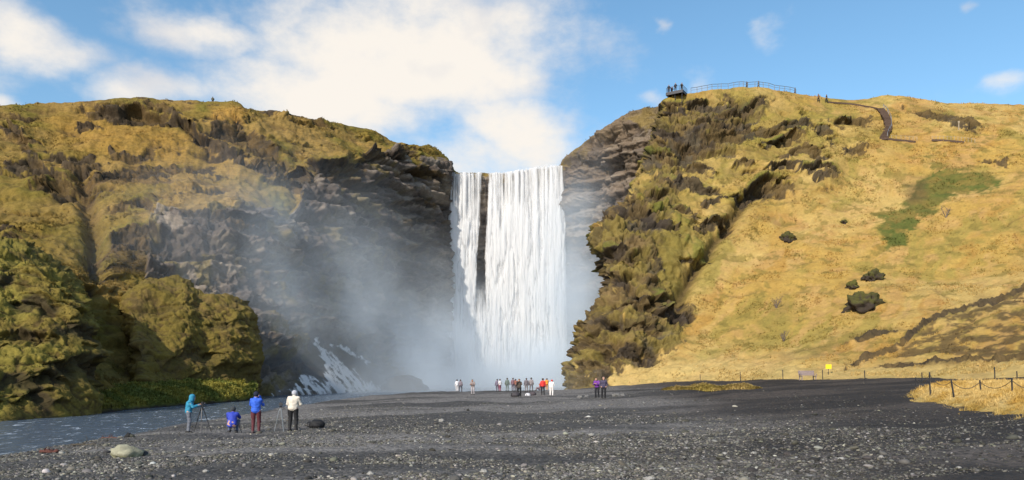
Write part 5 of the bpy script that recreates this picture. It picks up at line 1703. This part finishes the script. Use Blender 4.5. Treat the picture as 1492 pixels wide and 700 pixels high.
# ------------------------------------------------------------------ bench, yellow board and fences at the hill foot
def hit_any(px_, py_):
    a = ground_hit(px_, py_); b = surf_at("grass_hill", px_, py_, 2.0)
    if a is None: return Vector(b)
    return Vector(a) if a[1] < b[1] else Vector(b)
bl = hit_any(1177, 554); 
bench = empty("park_bench", tuple(bl), R(6)); tag(bench, "weathered grey wooden bench at the foot of the golden hill", "bench")
BW = plain("bench_wood", (0.26, 0.20, 0.19), 0.8, 0.2, 10)
for k in range(4):
    mb = MB(); mb.box((0, -0.22 + k * 0.13, 0.46), (1.8, 0.11, 0.045)); mb.build("seat_slat", BW, bench)
for k in range(4):
    mb = MB(); mb.box((0, 0.30 + k * 0.035, 0.58 + k * 0.125), (1.8, 0.045, 0.11), Euler((R(-14), 0, 0))); mb.build("back_slat", BW, bench)
for s in (-1, 1):
    mb = MB(); mb.box((s * 0.78, 0.02, 0.405), (0.08, 0.62, 0.06)); mb.box((s * 0.78, -0.25, 0.18), (0.08, 0.08, 0.5)); mb.build("leg", BW, bench)
    mb = MB(); mb.box((s * 0.78, 0.30, 0.2), (0.08, 0.08, 0.52)); mb.box((s * 0.78, 0.40, 0.7), (0.08, 0.06, 0.56), Euler((R(-14), 0, 0))); mb.build("leg", BW, bench)
    mb = MB(); mb.box((s * 0.84, 0.02, 0.66), (0.07, 0.6, 0.05)); mb.box((s * 0.84, -0.25, 0.54), (0.06, 0.06, 0.22)); mb.build("armrest", BW, bench)

yl = hit_any(1207, 545)
sgn = empty("notice_board", tuple(yl)); tag(sgn, "small bright yellow notice board on a thin post near the bench", "sign")
YEL = plain("yellow_paint", (0.82, 0.66, 0.02), 0.5, 0.05, 10)
ys = yl.y / F
mb = MB(); mb.tube([(0, 0.04, -0.2), (0, 0.04, 15 * ys)], 0.03); mb.build("post", STEEL, sgn)
mb = MB(); mb.box((0, 0, 12 * ys), (8.5 * ys, 0.03, 6.5 * ys)); mb.build("board", YEL, sgn)

def rope_fence(posts, label, rope=True, r=0.03, group=None):
    base = [Vector(q[0]) for q in posts]
    o = empty("rope_fence", tuple(base[0])); tag(o, label, "fence")
    oo = Vector(o.location); tp = []
    for (b, h, lean) in posts:
        b = Vector(b) - oo; t = b + Vector((lean, 0, h))
        mb = MB(); mb.tube([b - Vector((0, 0, 0.25)), t], r, 6); mb.build("post", STEEL, o)
        tp.append(t - (t - b) * 0.10)
    if rope:
        for a, b in zip(tp[:-1], tp[1:]):
            mb = MB(); mb.tube([a.lerp(b, i / 10) - Vector((0, 0, 0.32 * 4 * (i / 10) * (1 - i / 10))) for i in range(11)], 0.014, 5); mb.build("rope", STEEL, o)

def vhit(px_, py_):
    """point on the verge or the ground seen at a pixel"""
    p_ = SURF["verge"]; u, v = to_pix(p_)
    k = np.nonzero(np.hypot(u - px_, v - py_) < 2.5)[0]
    g_ = ground_hit(px_, py_)
    if len(k):
        w = p_[k[np.argmin(p_[k, 1])]]
        if w[1] < g_[1] + 0.5: return Vector(w)
    return Vector(g_)
near_posts = []
for px_, pb, ptp, ln in ((1334, 567, 550, 0.0), (1356, 577, 543, -0.05), (1393, 577, 552, -0.17), (1431, 582, 554, -0.11), (1476, 585, 551, -0.06), (1530, 590, 553, -0.05), (1592, 597, 555, 0.05)):
    b = vhit(px_, pb); near_posts.append((b, (pb - ptp) * b.y / F, ln))
rope_fence(near_posts, "thin iron posts with sagging rope along the straw verge", True, 0.035)
far_posts = []
for px_, pb, ptp in ((1020, 556, 544), (1079, 557, 542), (1141, 555, 539), (1199, 554, 539), (1260.5, 557, 540), (1344, 557, 543), (1450, 556.5, 535), (1482.5, 556, 541), (1540, 556, 538)):
    b = hit_any(px_, pb); far_posts.append((b, (pb - ptp) * b.y / F, -0.05))
rope_fence(far_posts, "row of thin wooden stakes along the foot of the golden hill", False, 0.04)

# ------------------------------------------------------------------ boulders, pale stones and driftwood on the flat
M_BOULD = terrain_mat("boulder_stone", 12.0, 0.7, 0.05)
def rock(px_, py_, w_px, h_px, seed, rgb, label, moss=0.0, group=None, name="boulder", cat="boulder", d=None):
    q = Vector(foot(px_, py_, d)); s = q.y / F
    bv, bf = blob(seed, w_px * s * 0.5, w_px * s * 0.4, h_px * s * 0.6, 3, 0.36, 1.5)
    n_ = fbm(bv / (w_px * s), 3.0, 3, 0.6, seed + 3)
    c_ = np.array(rgb) * (1 + 0.35 * n_)[:, None]
    if moss: c_ = mixc(c_, C_MOSS, moss * sstep(-bv[:, 2] / (h_px * s) + 0.5 * n_, 0.1, 0.4))
    tag(mesh_ob(name, bv, bf, M_BOULD, col=c_, loc=tuple(q + Vector((0, 0, h_px * s * 0.27))), smooth=False), label, cat, group)
rock(185, 667, 40, 21, 61, (0.30, 0.29, 0.21), "pale lichen grey boulder lying on gravel near the river", 0.6)
rock(208, 665, 18, 9, 62, (0.07, 0.07, 0.075), "dark flat stone leaning against the pale boulder")
rock(187, 641, 11, 8, 63, (0.03, 0.03, 0.03), "black stone at the river edge beside driftwood")
for i, (a, b, w_, h_) in enumerate(((945, 695, 15, 8), (705, 691, 11, 6), (965, 681, 9, 4), (1226, 669, 11, 5), (1397, 688, 8, 4), (1055, 662, 9, 4), (862, 633, 8, 4), (643, 615, 8, 5), (1098, 663, 8, 4), (540, 690, 10, 5), (300, 688, 9, 5), (395, 668, 9, 4), (1284, 666, 7, 4))):
    rock(a, b, w_, h_, 70 + i, (0.30, 0.29, 0.27), "pale rounded stone lying loose on the dark gravel", 0, "pale stones loose on the gravel", "stone", "stone")
for i, (a, b, w_, h_) in enumerate(((845, 579, 9, 4), (855, 578, 7, 3), (898, 577, 12, 6), (907, 578, 8, 4))):
    rock(a, b, w_, h_, 90 + i, (0.17, 0.165, 0.16), "grey rock lying on gravel beside the pair in purple and slate", 0.2, "grey rocks near the crag foot", "rock", "rock")
# dark boulder at the pool
bq = to_world(588, 574, 150.0)
bv, bf = blob(97, 4.6, 3.2, 3.4, 4, 0.22, 1.2)
tag(mesh_ob("boulder", bv, bf, M_ROCK, col=C_DARK * np.ones((len(bv), 3)), loc=(bq[0], 150.0, -1.0)), "big dark boulder half lost in spray beside the pool", "boulder")

def driftwood(px_, py_, L_px, r_px, seed, yaw, rgb, label, twig=False):
    q = Vector(foot(px_, py_)); s = q.y / F
    o = empty("driftwood", tuple(q), yaw); tag(o, label, "driftwood", None)
    rs = random.Random(seed); L = L_px * s; r = r_px * s
    m_ = plain("driftwood_%d" % seed, rgb, 0.9, 0.35, 10)
    n = 9
    mb = MB(); mb.tube([(-L / 2 + L * i / (n - 1), rs.uniform(-.4, .4) * r, r * 0.8 + rs.uniform(-.3, .3) * r) for i in range(n)], [r * rs.uniform(0.7, 1.15) * (0.55 if i in (0, n - 1) else 1) for i in range(n)], 8)
    mb.build("log", m_, o, True)
    for k in range(3 if not twig else 2):
        x = rs.uniform(-.4, .4) * L
        mb = MB(); mb.tube([(x, 0, r), (x + rs.uniform(-.2, .2) * L * 0.4, rs.uniform(-.2, .2), r + rs.uniform(0.5, 1) * (9 * s if twig else 4 * s)), (x + L * 0.06, 0.05, r + rs.uniform(0.9, 1.2) * (11 * s if twig else 5 * s))], [r * 0.35, r * 0.25, r * 0.12], 5)
        mb.build("branch", m_, o)
driftwood(72, 660, 26, 3.5, 1, 0.15, (0.10, 0.035, 0.026), "short red brown driftwood stump at the water's edge")
driftwood(122, 650, 40, 1.8, 2, -0.1, (0.06, 0.05, 0.035), "long thin dark driftwood branch with upright twig", True)
driftwood(161, 639, 26, 2.6, 3, 0.1, (0.11, 0.045, 0.032), "red brown driftwood log lying in the shallows", False)
